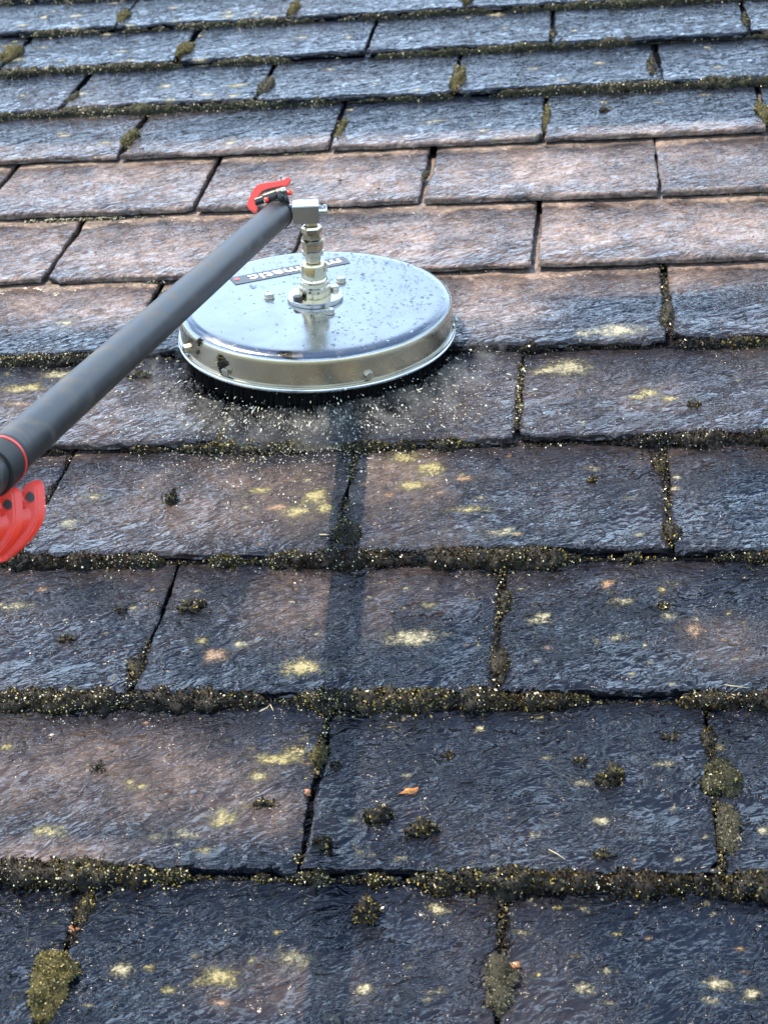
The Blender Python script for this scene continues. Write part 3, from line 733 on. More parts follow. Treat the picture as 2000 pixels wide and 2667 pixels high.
def make_slate(uc, k, width, fine):
    seed = int(rng.integers(1, 100000))
    nx, ny = (92, 60) if fine == 2 else ((52, 32) if fine == 1 else (14, 10))
    hw = width / 2
    xs = np.concatenate([[-hw, -hw + .0012, -hw + .0035], np.linspace(-hw + .007, hw - .007, nx), [hw - .0035, hw - .0012, hw]])
    ys = np.concatenate([[0, .0010, .003], np.linspace(.0065, GAUGE + .02, ny), [GAUGE + .12, 0.6]])
    X, Y = np.meshgrid(xs, ys)
    du = uc + X; dv = k * GAUGE + Y
    # ragged dressed edges
    fe = (fbm(du[0] * 14, np.zeros_like(xs) + seed, seed, 4) * 0.007 + fbm(du[0] * 70, np.zeros_like(xs), seed + 5, 2) * 0.0022)
    chip = np.maximum(0, vnoise(xs * 30, np.zeros_like(xs) + 3.3, seed + 8) - 0.36) * 0.05
    for side in (-1, 1):
        if rng.uniform() < 0.45:
            cw, chh = rng.uniform(.008, .035), rng.uniform(.004, .016)
            dd = hw - side * xs
            chip = chip + chh * np.clip(1 - dd / cw, 0, 1) ** 0.7 * (1 + 0.8 * fbm(xs * 160, xs * 0, seed + 31, 2))
    Yw = Y + (fe + chip)[None, :] * np.exp(-Y / 0.02)
    le = fbm(Y[:, 0] * 25, np.zeros_like(ys) + 9, seed + 2, 3) * 0.004
    re = fbm(Y[:, 0] * 25, np.zeros_like(ys) + 5, seed + 3, 3) * 0.004
    Xw = X + le[:, None] * np.exp(-(X + hw) / 0.015) + re[:, None] * np.exp(-(hw - X) / 0.015)
    ed = np.minimum(np.minimum(X + hw, hw - X), Y)
    rnd = -0.0030 * np.clip(1 - ed / 0.0045, 0, 1) ** 2
    cs, sn = math.cos(0.45), math.sin(0.45)
    p = du * cs + dv * sn; q = -du * sn + dv * cs
    relief = fbm(p * 9, q * 24, seed, 3) * 0.0022 + fbm(p * 40, q * 110, seed + 7, 3) * 0.0009
    relief += fbm(du * 4, dv * 4, seed + 4, 2) * 0.0025
    # scallops flaked off along the arrises
    sc = np.maximum(0, fbm(du * 26, dv * 26, seed + 12, 2) + 0.05) * np.clip(1 - ed / 0.03, 0, 1)
    relief -= sc * 0.006
    Z = STEP * (1 - Y / GAUGE) + relief * np.clip((GAUGE + .03 - Y) / .03, 0, 1) + rnd
    nr, nc = X.shape
    top = np.stack([Xw, Yw, Z], -1).reshape(-1, 3)
    idx = np.arange(nr * nc).reshape(nr, nc)
    faces = np.stack([idx[:-1, :-1], idx[:-1, 1:], idx[1:, 1:], idx[1:, :-1]], -1).reshape(-1, 4)
    loop = np.concatenate([idx[0, :], idx[1:, -1], idx[-1, -2::-1], idx[-2:0:-1, 0]])
    lv = top[loop]
    m = len(loop)
    def ring(dz, jit):
        r = lv.copy()
        r[:, 2] = r[:, 2] * 0 + STEP * (1 - lv[:, 1] / GAUGE) - dz
        front = lv[:, 1] < 0.02
        r[front, 1] += fbm(lv[front, 0] * 60, np.zeros(front.sum()) + dz * 900, seed + 21, 3) * jit
        return r
    r1 = ring(0.0065, 0.005); r2 = ring(0.0118, 0.003)
    verts = np.concatenate([top, r1, r2])
    o1 = len(top); o2 = o1 + m
    a = np.arange(m); bnx = (a + 1) % m
    f1 = np.stack([loop[a], o1 + a, o1 + bnx, loop[bnx]], -1)
    f2 = np.stack([o1 + a, o2 + a, o2 + bnx, o1 + bnx], -1)
    faces = np.concatenate([faces, f1, f2])
    o = raw_mesh('slate', verts, faces, 'slate', roof)
    o.location = (uc, k * GAUGE + float(rng.normal(0, 0.0022)), float(rng.uniform(0, .0012)))
    o.rotation_euler = (0, float(rng.normal(0, 0.0016)), float(rng.normal(0, 0.0050)))
    # weathering marks
    vu = verts[:, 0] + uc; vv = verts[:, 1] + k * GAUGE
    mk = np.zeros((len(verts), 4), np.float32)
    if fine:
        for (lu, lvv, lr, ls), kd in zip(LICH, LKIND):
            if abs(lu - uc) > hw + lr * 2 or not (k * GAUGE - ls * 2 < lvv < (k + 1) * GAUGE + ls * 2):
                continue
            g = np.exp(-(((vu - lu) / lr) ** 2 + ((vv - lvv) / ls) ** 2) * 0.9)
            ch = {'y': 0, 'w': 1, 'f': 1, 'p': 2}[kd]
            mk[:, ch] = np.maximum(mk[:, ch], g * (0.70 if kd == 'f' else 1.0))
        for bu, bv, bw, bh, st in BR:
            g = np.exp(-(np.abs((vu - bu) / bw) ** 3 + np.abs((vv - bv) / bh) ** 3)) * st * (0.68 if k <= 3 else 0.95)
            mk[:, 3] = np.maximum(mk[:, 3], g)
    mk[:, 3] = np.maximum(mk[:, 3], np.clip(fbm(vu * 3, vv * 3, 77, 3) * 0.35, 0, 1))
    top_edge = GAUGE - verts[:, 1] + fbm(vu * 18, vv * 0 + k, 808, 4) * 0.030
    lap_strip = np.clip((0.036 - top_edge) / 0.016, 0, 1) * (1.0 if 4 <= k <= 6 else 0.0)  # browner, rougher strip just below the next course's edge
    mk[:, 3] = np.maximum(mk[:, 3], lap_strip * 0.9)
    if 5 <= k <= 7:
        mk[:, 3] = np.maximum(mk[:, 3], np.clip(1 - (verts[:, 1] - .004) / .008, 0, 1) * .9)
    da = o.data.attributes.new('lap_strip', 'FLOAT', 'POINT')
    da.data.foreach_set('value', lap_strip.astype(np.float32))
    fa = o.data.attributes.new('flow', 'FLOAT', 'POINT')
    fa.data.foreach_set('value', np.full(len(verts), (0.85 if k <= 3 else 0.5 if k == 4 else 0.32) * rng.uniform(.7, 1.2), np.float32))
    at = o.data.color_attributes.new('marks', 'FLOAT_COLOR', 'POINT')
    at.data.foreach_set('color', mk.ravel())
    return o

JOINT_U = {}
for k in range(-5, 15):
    if k in JOINTS:
        off = JOINTS[k]
    else:
        off = (JOINTS[10] if k > 10 else JOINTS[-1]) + (SLATE_W / 2 if (k - (10 if k > 10 else -1)) % 2 else 0)
    us = []
    i = -14
    while i < 16:
        us.append(off + i * SLATE_W); i += 1
    far = 0.55 + 0.22 * max(0, k + 2) / 4
    us = [x for x in us if -1.75 - 0.07 * max(k, 0) < x < 1.45 + 0.05 * max(k, 0)]
    JOINT_U[k] = us
    jit = rng.normal(0, 0.0025, len(us))
    gaps = np.clip(rng.normal(0.0105 if k > 3 else 0.0048, 0.0018, len(us)), 0.0028, 0.015)
    for j in range(len(us) - 1):
        a = us[j] + jit[j] + gaps[j] / 2
        b = us[j + 1] + jit[j + 1] - gaps[j + 1] / 2
        uc = (a + b) / 2
        seen = -0.62 - 0.075 * k - 0.3 < uc < 0.42 + 0.06 * k + 0.32 and -2 <= k <= 11
        make_slate(uc, k, b - a, (2 if k <= 4 else 1) if seen else 0)

# ------------------------------------------------------------------ moss
def leaves(P, Nrm, size, r, spread=0.8, clump=None):
    """small two-triangle blades, one per row of P; returns verts, faces, tone"""
    n = len(P)
    d = Nrm + r.normal(0, spread, (n, 3))
    d /= np.linalg.norm(d, axis=1)[:, None]
    flat = r.uniform(0, 1, n) < 0.5
    nn = Nrm + r.normal(0, 0.32, (n, 3))
    dt = np.cross(nn, r.normal(0, 1, (n, 3))); dt /= np.linalg.norm(dt, axis=1)[:, None] + 1e-9
    d = np.where(flat[:, None], dt, d)
    s = np.where(flat[:, None], np.cross(nn, d), np.cross(d, r.normal(0, 1, (n, 3))))
    s /= np.linalg.norm(s, axis=1)[:, None] + 1e-9
    ln = size * r.uniform(0.6, 1.5, n)[:, None]
    w = ln * r.uniform(0.14, 0.34, n)[:, None]
    bend = np.cross(s, d) * ln * r.normal(0, 0.25, n)[:, None]
    v = np.stack([P - s * w * .5, P + d * ln * .5 - s * w + bend * .3, P + d * ln + bend, P + d * ln * .5 + s * w + bend * .3], 1)
    f = np.arange(n * 4).reshape(n, 4)
    t = np.empty((n, 4, 4), np.float32)
    base = r.uniform(0, 1, n) if clump is None else np.clip(clump + r.normal(0, .22, n), 0, 1)
    t[:, :, 0] = base[:, None] * np.array([.5, .85, 1.0, .85])
    t[:, :, 1] = r.uniform(0, 1, n)[:, None]
    t[:, :, 2] = 0; t[:, :, 3] = 1
    hue = np.clip(0.5 + fbm(P[:, 0] * 5, P[:, 1] * 5, 455, 3) * 2.2, 0, 1)
    t[:, :, 1] = np.clip(t[:, :, 1] * (0.88 + 0.2 * hue[:, None]), 0, 1); t[:, :, 2] = -0.0
    t[:, :, 3] = hue[:, None]
    return v.reshape(-1, 3), f, t.reshape(-1, 4)

mr = np.random.default_rng(5)
EDGE_COVER = {   # course edge -> list of (u, cover) along the edge
    -3: [(-2, 1), (2, 1)], -2: [(-2, 1), (2, 1)], -1: [(-2, 1), (2, 1)], 0: [(-2, 1), (2, 1)], 1: [(-2, 1), (2, 1.05)],
    2: [(-2, .9), (-.4, 1.0), (2, 1.1)], 3: [(-2, .8), (-.7, .65), (0, .85), (.2, 1.05), (2, 1.15)],
    4: [(-2, .85), (-.55, .65), (-.15, .35), (.0, .75), (.25, 1.0), (2, 1.15)],
    5: [(-2, .16), (-.6, .12), (0, .05), (2, .05)], 6: [(-2, .12), (2, .04)], 7: [(-2, .10), (.4, .03), (.55, .4), (.7, .7), (2, .7)],
    8: [(-2, .7), (-.6, .8), (0, .75), (.25, 1.1), (2, 1.1)], 9: [(-2, .7), (-.7, .75), (-.35, .45), (-.1, .6), (0, 1.15), (2, 1.2)],
    10: [(-2, .6), (-.9, .65), (-.3, .55), (0, .9), (2, 1.1)], 11: [(-2, .7), (2, 1.1)], 12: [(-2, .9), (2, .9)], 13: [(-2, .9), (2, .9)]}
BV, BF, BT = [], [], []      # bead under the leaves
LV, LF, LT = [], [], []
bo = lo = 0
DROP = []
for k, prof in EDGE_COVER.items():
    ul, ur = -1.0 - 0.075 * (k + 1), 0.72 + 0.065 * (k + 1)
    nu = int((ur - ul) / 0.004)
    u = np.linspace(ul, ur, nu)
    cov = np.interp(u, [a for a, b in prof], [b for a, b in prof])
    lump = np.clip(0.70 + fbm(u * 7, u * 0 + k, 300 + k, 4) * 2.0 + fbm(u * 45, u * 0, 330 + k, 3) * 1.1, 0.06, 2.0)
    lump = np.where(cov < 0.5, np.clip(lump - (0.62 - cov) * 1.1, 0, 2), lump)
    a = cov * lump
    rv = 0.0102 * np.clip(a, 0.0, 1.9); rn = 0.0080 * np.clip(a, 0.0, 1.35)
    na = 11
    th = np.linspace(-0.25, math.pi + 0.1, na)
    U, TH = np.meshgrid(u, th, indexing='ij')
    bump = 1 + 0.95 * fbm(U * 95, TH * 2.2, 350 + k, 4, 0.6)
    cv = k * GAUGE - 0.0045
    Vv = cv - np.cos(TH) * rv[:, None] * bump * np.where(np.cos(TH) > 0, 1.0, 0.75)
    Nn = 0.0015 + np.sin(TH) * (rn[:, None] * bump + 0.0062 * np.minimum(1, a * 2)[:, None]) - 0.004 * (a[:, None] < 0.05)
    vv = np.stack([U, Vv, Nn], -1)
    idx = np.arange(nu * na).reshape(nu, na)
    fc = np.stack([idx[:-1, :-1], idx[1:, :-1], idx[1:, 1:], idx[:-1, 1:]], -1).reshape(-1, 4)
    keep = (np.repeat(a[:-1], na - 1) > 0.06)
    BV.append(vv.reshape(-1, 3)); BF.append(fc[keep] + bo); bo += nu * na
    t = np.zeros((nu * na, 4), np.float32); t[:, 0] = 0.05; t[:, 2] = 1; t[:, 3] = 1; BT.append(t)
    # leaves on the bead
    dens = 21000 if k <= 4 else 12000
    n = int((ur - ul) * dens)
    iu = mr.uniform(0, nu - 1.001, n); it = mr.uniform(0.8, na - 1.6, n)
    keep = mr.uniform(0, 1.0, n) < np.clip(np.interp(iu, np.arange(nu), a) * 1.4, 0, 1) * (np.interp(iu, np.arange(nu), a) > 0.05)
    iu, it = iu[keep], it[keep]
    i0 = iu.astype(int); j0 = it.astype(int); fu = (iu - i0)[:, None]; ft = (it - j0)[:, None]
    P = (vv[i0, j0] * (1 - fu) + vv[i0 + 1, j0] * fu) * (1 - ft) + (vv[i0, j0 + 1] * (1 - fu) + vv[i0 + 1, j0 + 1] * fu) * ft
    thh = th[j0]
    Nr = np.stack([np.zeros(len(P)), -np.cos(thh), np.sin(thh)], -1)
    stray = mr.uniform(0, 1, len(P)) < 0.14
    P[stray, 1] -= mr.exponential(0.010, stray.sum()) * np.interp(P[stray, 0], u, a); P[stray, 2] = slate_top(P[stray, 1]) + .0005
    cl = np.clip(0.5 + fbm(P[:, 0] * 14, P[:, 1] * 40, 600 + k, 3) * 1.6, 0, 1)
    sz = 0.0036 if k <= 4 else 0.0030
    if -2 <= k <= 4:
        for ju in JOINT_U[k]:
            if ul < ju < ur:
                m_ = 900
                jv = k * GAUGE + mr.uniform(0.0, GAUGE, m_)
                okj = fbm(jv * 16, jv * 0 + ju * 50, 700 + k, 3) > (-0.12 if k < 4 else 0.05)
                jv = jv[okj]
                jp = np.stack([ju + mr.normal(0, .0032, len(jv)), jv, slate_top(jv) - .0015 + np.abs(mr.normal(0, .002, len(jv)))], -1)
                P = np.concatenate([P, jp]); Nr = np.concatenate([Nr, np.tile([0, -.2, 1.0], (len(jv), 1))])
                cl = np.concatenate([cl, np.clip(mr.normal(.35, .3, len(jv)), 0, 1)])
    v_, f_, t_ = leaves(P, Nr, sz, mr, 0.9, cl)
    LV.append(v_); LF.append(f_ + lo); LT.append(t_); lo += len(v_)
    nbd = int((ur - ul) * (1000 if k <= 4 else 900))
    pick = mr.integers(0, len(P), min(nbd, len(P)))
    wet = np.clip(0.30 - 0.55 * P[pick, 0] + fbm(P[pick, 0] * 8, P[pick, 0] * 0 + k, 640 + k, 3) * 1.1, 0.04, 1)  # more glint drops towards the left, where the sun glints show
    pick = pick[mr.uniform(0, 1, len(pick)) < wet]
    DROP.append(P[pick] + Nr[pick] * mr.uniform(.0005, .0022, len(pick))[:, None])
sel = list(EDGE_COVER)
def join_moss(name, ks, mat, label):
    vs_, fs_, ts_ = [], [], []; o_ = 0
    for V, F, T in ((BV, BF, BT), (LV, LF, LT)):
        for i, k in enumerate(sel):
            if k in ks:
                f = F[i] - F[i].min() if False else F[i] - (sum(len(x) for x in V[:i]))
                vs_.append(V[i]); fs_.append(f + o_); ts_.append(T[i]); o_ += len(V[i])
    o = raw_mesh(name, np.concatenate(vs_), np.concatenate(fs_), mat, None, True, np.concatenate(ts_))
    o.matrix_world = ROOF
    return tag(o, label, 'moss', None, 'stuff')
join_moss('edge_moss', [k for k in sel if k <= 4], 'moss_black', 'wet blackish moss lining the course edges of the unwashed lower slates')
join_moss('edge_moss', [k for k in sel if k > 4], 'moss_olive', 'olive moss lining the course edges of the upper slates')

def ico(level):
    bm = bmesh.new()
    bmesh.ops.create_icosphere(bm, subdivisions=level, radius=1.0)
    v = np.array([x.co[:] for x in bm.verts]); f = np.array([[y.index for y in x.verts] for x in bm.faces])
    bm.free()
    return v, f
ICO1, ICO2, ICO3 = ico(1), ico(2), ico(3)

def moss_lump(name, u, v, ru, rv, h, mat, seed, label, cat, group, dens=1.0, size=0.0034, rough=0.35, crumbs=0):
    r = np.random.default_rng(seed)
    V, F = ICO3
    d = V.copy()
    disp = 1 + rough * (fbm(d[:, 0] * 2.2 + seed, d[:, 1] * 2.2 + d[:, 2] * 1.7, seed, 4)) * 1.6
    P = d * disp[:, None] * np.array([ru, rv, h])
    P[:, 2] = np.maximum(P[:, 2], -0.004) 
    n0 = float(slate_top(v)) - 0.001
    t0 = np.zeros((len(P), 4), np.float32); t0[:, 0] = 0.10; t0[:, 2] = 1; t0[:, 3] = 1
    area = math.pi * max(ru, .004) * max(rv, .004) * 2 + 2 * math.pi * (ru + rv) * .5 * h
    n = int(np.clip(area / (0.0017 ** 2) * dens, 120, 4200))
    fi = r.integers(0, len(F), n)
    w = r.dirichlet((1, 1, 1), n)
    Q = (P[F[fi]] * w[:, :, None]).sum(1)
    Nn = (d[F[fi]] * w[:, :, None]).sum(1) / np.array([ru, rv, h]); Nn /= np.linalg.norm(Nn, axis=1)[:, None]
    ok = Q[:, 2] > -0.003
    Q, Nn = Q[ok], Nn[ok]
    if crumbs:
        ca = r.uniform(0, 2 * math.pi, crumbs); cq = 0.85 + r.exponential(0.45, crumbs)
        cpt = np.stack([ru * cq * np.cos(ca), rv * cq * np.sin(ca) - rv * .3, np.full(crumbs, .0006)], -1)
        Q = np.concatenate([Q, cpt]); Nn = np.concatenate([Nn, np.tile([0, 0, 1.0], (crumbs, 1))])
    cl = np.clip(0.5 + fbm(Q[:, 0] * 90, Q[:, 1] * 90, seed + 1, 3) * 1.7, 0, 1)
    v_, f_, t_ = leaves(Q, Nn, size, r, 0.65, cl)
    f3 = np.concatenate([F, np.stack([f_[:, 0], f_[:, 1], f_[:, 2]], -1) + len(P), np.stack([f_[:, 0], f_[:, 2], f_[:, 3]], -1) + len(P)])
    o = raw_mesh(name, np.concatenate([P, v_]), f3, mat, None, True, np.concatenate([t0, t_]))
    o.matrix_world = ROOF @ Matrix.Translation((u, v, n0))
    return tag(o, label, cat, group)

PAD_LABELS = [
    'tall yellowish moss pad in the second course above the washed brown slates',
    'small grey moss pad in the second course above the washed brown slates',
    'rounded yellowish moss pad in the first bluish course above the washed slates',
    'plump yellowish moss pad in the third course above the washed brown slates',
    'small yellowish moss pad in the fourth course above the washed brown slates',
    'plump yellowish moss pad in the third course above the washed brown slates',
    'thin dark moss strip in the second course above the washed brown slates',
    'thin yellowish moss strip in the first bluish course above the washed slates',
    'rounded yellowish moss pad in the first bluish course above the washed slates',
    'thin yellowish moss strip in the first bluish course above the washed slates',
    'small yellowish moss pad in the fourth course above the washed brown slates',
    'thin dark moss strip in the third course above the washed brown slates',
    'small yellowish moss pad in the fourth course above the washed brown slates',
    'small grey moss pad in the second course above the washed brown slates',
    'thin dark moss strip in the third course above the washed brown slates',
    'tiny grey moss crumb in a joint between the washed brown slates']
CUSHION_LABELS = [
    'round green moss cushion bulging over an upright joint, above a long grey moss tail',
    'long grey moss tail filling the upright joint below the round green cushion',
    'big shaggy yellow green moss tuft, the largest in any upright joint',
    'grey brown moss plug in the upright joint below an orange pebble and clumps',
    'dark upright moss plug in a joint resting on a mossy course edge',
    'narrow knobbly dark moss plug in a joint beside the brown lichen spotted slate',
    'small round dark moss ball in a joint above the mossy course edge',
    'grey furry moss pad in the joint beside the washed slates right of the steel disc',
    'black soggy moss heap in the joint crossed by the pole shadow',
    *PAD_LABELS,
    'thin dark moss crumbs in the joint above the upright dark plug',
    'black crumbly moss patch in the joint above the small round moss ball',
    'yellowish moss bits with orange stone in the joint beside the brown slate',
    'dark wet moss strip in the joint above the shaggy yellow green tuft',
    'dark moss crumbs in the joint just above the round green cushion']
for i, (u, v, ru, rv, tone) in enumerate(CUSHIONS):
    mat = {'green': 'moss_olive', 'grey': 'moss_grey', 'yellow': 'moss_yellow', 'dark': 'moss_black', 'black': 'moss_black'}[tone]
    h = min(ru, rv) * (0.75 if tone in ('green', 'yellow') else 0.55)
    if i in (25, 26, 27, 28, 29): h = 0.006
    moss_lump('moss_cushion', u, v, ru, rv * 0.95, max(h, 0.006), mat, 900 + i, CUSHION_LABELS[i], 'moss',
              'moss cushions in the upright joints', dens=1.3, size=0.0030, rough=0.5, crumbs=90)
CLUMP_LABELS = [
    'tall narrow clump of black moss standing alone near the lichen specks',
    'slanted dark moss clump lying on the slate below a mossy edge',
    'rounded black moss clump with a pale lichen patch beside it',
    'flat topped dark moss clump next to the rounded black clump',
    'largest loose black moss clump, on the dark blue slate',
    'small dark moss tuft beside the largest loose clump',
    'small frayed dark moss tuft close under the mossy course edge',
    'tall soggy black moss clump on the slate between two upright joints',
    'small dark moss tuft on the brown lichen spotted slate',
    'ragged moss clump on the wet slate just beside an upright joint foot',
    'thin scrap of moss on the blue slate with flowing water',
    'brown moss clump caught at the brink of a mossy course edge',
    'tiny tan and black moss crumb near the pinkish round lichen spot',
    'tiny black moss crumb above the orange leaf fragment',
    'tiny moss crumb in the middle of the brown slate',
    'small moss crumb beside the red pole clamp',
    'tiny dark moss crumb on the slate with the small round moss ball',
    'small dark moss scrap near the pale lichen on the splashed slate',
    'small black scrap on the bluish slate above the washed slates',
    'tiny moss crumb beside the moss bits and orange stone',
    'flat dark moss scrap under the pole close to the steel disc',
    'thin pale edged moss scrap above the slanted dark clump']
for i, (u, v, ru, rv) in enumerate(CLUMPS):
    h = {0: 0.020, 2: 0.012, 3: 0.013, 4: 0.014, 7: 0.020}.get(i, ru * 0.45)
    moss_lump('moss_clump', u, v, ru * 0.95, min(rv * 0.8, ru * 1.1), h, 'moss_black', 1200 + i, CLUMP_LABELS[i], 'moss clump',
              'loose moss clumps lying on the slates', dens=1.1, size=0.0038, rough=0.45 if i == 7 else 0.95, crumbs=0 if i == 7 else 70)

# ------------------------------------------------------------------ the rotary surface cleaner
tx, ty = 0.08132, 0.04901
nz = Vector((ty, tx, 1)).normalized()
ax = Vector((0, 1, 0)).cross(nz).normalized()
ay = nz.cross(ax)
CL = Matrix((ax, ay, nz)).transposed().to_4x4()
CL.translation = Vector((-0.35741, 1.17781, 0.03507))
CLI = CL.inverted()
cleaner = empty('surface_cleaner', ROOF @ CL)
tag(cleaner, 'round steel rotary surface cleaner on a dark grey pole with red levers', 'surface cleaner')
T3 = Matrix.Translation
RD = 0.2311
TOP = 0.0607
housing = MB().lathe([(RD - .010, .002), (RD - .0045, .003), (RD - .0042, .030), (RD - .0050, .0500), (RD - .0062, .0537), (RD - .0088, .0563),
                      (RD - .0128, .0583), (RD - .0185, .0597), (RD - .0250, .0604), (RD - .032, TOP), (0.10, TOP + .0004), (0.0, TOP + .0006)], 160).build('lid', 'steel', cleaner, 60)
MB().lathe([(RD - .0115, .004), (RD - .0040, .0038), (RD - .0034, .014), (RD - .0036, .044), (RD - .0041, .0500), (RD - .0053, .0530)], 160).build('rim_band', 'rim', housing, 40)
MB().lathe([(RD - .010, -.0015), (RD - .0015, -.0025), (RD + .0012, .0), (RD + .0012, .0022), (RD - .0010, .0038), (RD - .0012, .0052), (RD + .0004, .0066), (RD - .0002, .0088), (RD - .0030, .0098)], 160).build('rim_lip', 'zinc', housing, 50)

# brush skirt: a ring of bristles
br = np.random.default_rng(3)
nb = 2600
ang = br.uniform(0, 2 * math.pi, nb)
r0 = RD - 0.016 + br.uniform(-.008, .005, nb); r1 = r0 + br.normal(0.003, 0.003, nb)
z1 = -0.0335 + br.normal(0, 0.0025, nb); w = 0.0012
A2 = ang + br.normal(0, 0.008, nb)
P0 = np.stack([r0 * np.cos(ang), r0 * np.sin(ang), np.full(nb, .001)], -1)
P1 = np.stack([r1 * np.cos(A2), r1 * np.sin(A2), z1], -1)
tang = np.stack([-np.sin(ang), np.cos(ang), np.zeros(nb)], -1) * w
bv = np.stack([P0 - tang, P0 + tang, P1 + tang * .6, P1 - tang * .6], 1).reshape(-1, 3)
sk = raw_mesh('brush_skirt', bv, np.arange(nb * 4).reshape(nb, 4), 'bristle', cleaner, False)
MB().lathe([(RD - .018, -.028), (RD - .014, -.001), (RD - .022, -.001), (RD - .024, -.028)], 96).build('skirt_core', 'rubber', sk, 40)

# flange, swivel and couplings up to the elbow block
flange = MB().lathe([(.0455, TOP + .0002), (.0465, TOP + .0015), (.0465, TOP + .0062), (.0448, TOP + .0080), (.026, TOP + .0086)], 64).build('flange', 'zinc', cleaner)
swivel = MB().lathe([(.0262, .0690), (.0268, .0715), (.0262, .0850), (.0240, .0875), (.0236, .0930), (.0222, .0945), (.0216, .0980),
                     (.0204, .0995), (.0200, .1220), (.0186, .1248), (.010, .1250)], 48).build('swivel_body', 'brass', cleaner)
for sgn in (-1.0, 0.9, 2.6):
    MB().box(.004, .017, .017, Matrix.Rotation(-1.9 + sgn, 4, 'Z') @ T3((.0196, 0, .1135)), .0008).build('spanner_flat', 'brass', swivel)
MB().lathe([(.0022, 0), (.0022, .0015)], 14, Matrix.Rotation(-1.72, 4, 'Z') @ T3((.0258, 0, .0815)) @ Matrix.Rotation(math.pi / 2, 4, 'Y')).build('grease_hole', 'black', swivel)
MB().lathe([(.0105, .1245), (.0128, .1262), (.0128, .1368), (.0112, .1385)], 6, None, .35).build('lower_hex_nut', 'brass', cleaner, 25)
MB().lathe([(.0140, .1382), (.0176, .1398), (.0178, .1460), (.0160, .1474)], 48).build('lower_collar', 'brass', cleaner)
MB().lathe([(.0150, .1470), (.0172, .1480), (.0172, .1580), (.0160, .1592)], 6, None, .1).build('middle_hex_nut', 'brass', cleaner, 25)
MB().lathe([(.0150, .1588), (.0178, .1600), (.0178, .1640), (.0165, .1652), (.0165, .1625), (.010, .1622)], 48).build('upper_collar', 'brass', cleaner)
MB().lathe([(.0130, .1620), (.0150, .1640), (.0160, .1740), (.0158, .1760)], 6, None, .5).build('tapered_nut', 'brass', cleaner, 25)
MB().lathe([(.0140, .1755), (.0170, .1770), (.0172, .1850), (.0150, .1885), (.0100, .1900), (.0092, .1970)], 6, None, .2).build('upper_hex_nut', 'brass', cleaner, 25)

YAW = math.radians(8)
BL = T3((-.0075, 0, .2115)) @ Matrix.Rotation(YAW, 4, 'Z')
block = MB().box(.0420, .0340, .0300, BL, .0012).build('elbow_block', 'zinc', cleaner, 40)
plug = MB().lathe([(.0098, 0), (.0098, .0030), (.0080, .0034), (.0080, .0070), (.0098, .0074), (.0098, .0120), (.0085, .0135), (.005, .0138)], 32,
                  BL @ T3((.0208, 0, .001)) @ Matrix.Rotation(math.pi / 2, 4, 'Y')).build('end_plug', 'zinc', block)

# bolts
def hexbolt(parent, m, r=.0082, h=.0062, name='bolt', ph=0.3):
    b_ = MB().lathe([(r * 1.18, 0), (r * 1.22, .0010)], 28, m).lathe([(r, .0010), (r, h), (r * .86, h + .0010), (0, h + .0011)], 6, m, ph)
    return b_.build(name, 'bolt', parent, 25)
def on_disc(u, v):
    p_ = CLI @ Vector((u, v, 0)); return p_.x, p_.y
for bx_, by_ in [(-0.0772, -0.0008), (0.0341, 0.0727), (0.032, -0.0601)]:
    hexbolt(housing, T3((bx_, by_, TOP + .0004)), .0080, .0066)
RIM_BOLTS = [-2.1031, -1.069, -2.6136, 0.0742]
STICKER = ((-0.1525, 0.0667), (0.0313, 0.1711))
RIM_DIRT = [(-2.1424, 0.026, 0.011), (-2.3867, 0.05, 0.005), (-2.4173, 0.03, 0.0022), (-2.1511, 0.04, 0.003)]
POLE_END = [-0.3978, 1.1783, 0.2503]
POLE_FAR = [-0.4179, -0.0385, 0.5758]
for a_ in (0.6, -2.35, 2.2):
    MB().lathe([(.0078, 0), (.0082, .0006), (.0082, .0056), (.0070, .0068), (0, .0069)], 24 if a_ > 0 else 6,
               T3((.0358 * math.cos(a_), .0358 * math.sin(a_), TOP + .0082))).build('flange_bolt', 'bolt' if a_ > 0 else 'black', flange, 25)
for a_ in RIM_BOLTS:
    m_ = Matrix.Rotation(a_, 4, 'Z') @ T3((RD - .0036, 0, .0185)) @ Matrix.Rotation(math.pi / 2, 4, 'Y')
    hexbolt(housing, m_, .0072, .0055, 'rim_bolt', 0.2)

# maker's sticker on the lid
st_c = (Vector(STICKER[0]) + Vector(STICKER[1])) / 2
st_d = Vector(STICKER[1]) - Vector(STICKER[0])
st_len = st_d.length
st_rot = math.atan2(st_d.y, st_d.x)          # from the lettering's last letter to its first
SM = T3((st_c.x, st_c.y, TOP + .0012)) @ Matrix.Rotation(st_rot, 4, 'Z')
sticker = MB().prism([(-st_len / 2, -.0170), (st_len / 2, -.0170), (st_len / 2, .0170), (-st_len / 2, .0170)], .0004, SM).build('sticker', 'sticker', cleaner, 30)
fc = bpy.data.curves.new('lettering', 'FONT')
fc.body = 'mosmatic'
fc.size = 0.042
fc.align_x = 'CENTER'
fc.align_y = 'CENTER'
fc.offset = 0.0006
fc.space_character = 1.05
tmp = bpy.data.objects.new('lettering_curve', fc)
col.objects.link(tmp)
bpy.context.view_layer.update()
lm = bpy.data.meshes.new_from_object(tmp.evaluated_get(bpy.context.evaluated_depsgraph_get()))
bpy.data.objects.remove(tmp); bpy.data.curves.remove(fc)
wid = max(v_.co.x for v_ in lm.vertices) - min(v_.co.x for v_ in lm.vertices)
sx = st_len * 0.80 / wid
lm.transform(SM @ Matrix.Rotation(math.pi, 4, 'Z') @ T3((-st_len * .045, 0.002, .0006)) @ Matrix.Diagonal((sx, 0.78, 1, 1)))
lm.name = 'lettering'
lettering = finish('lettering', lm, 'white', sticker, 0)
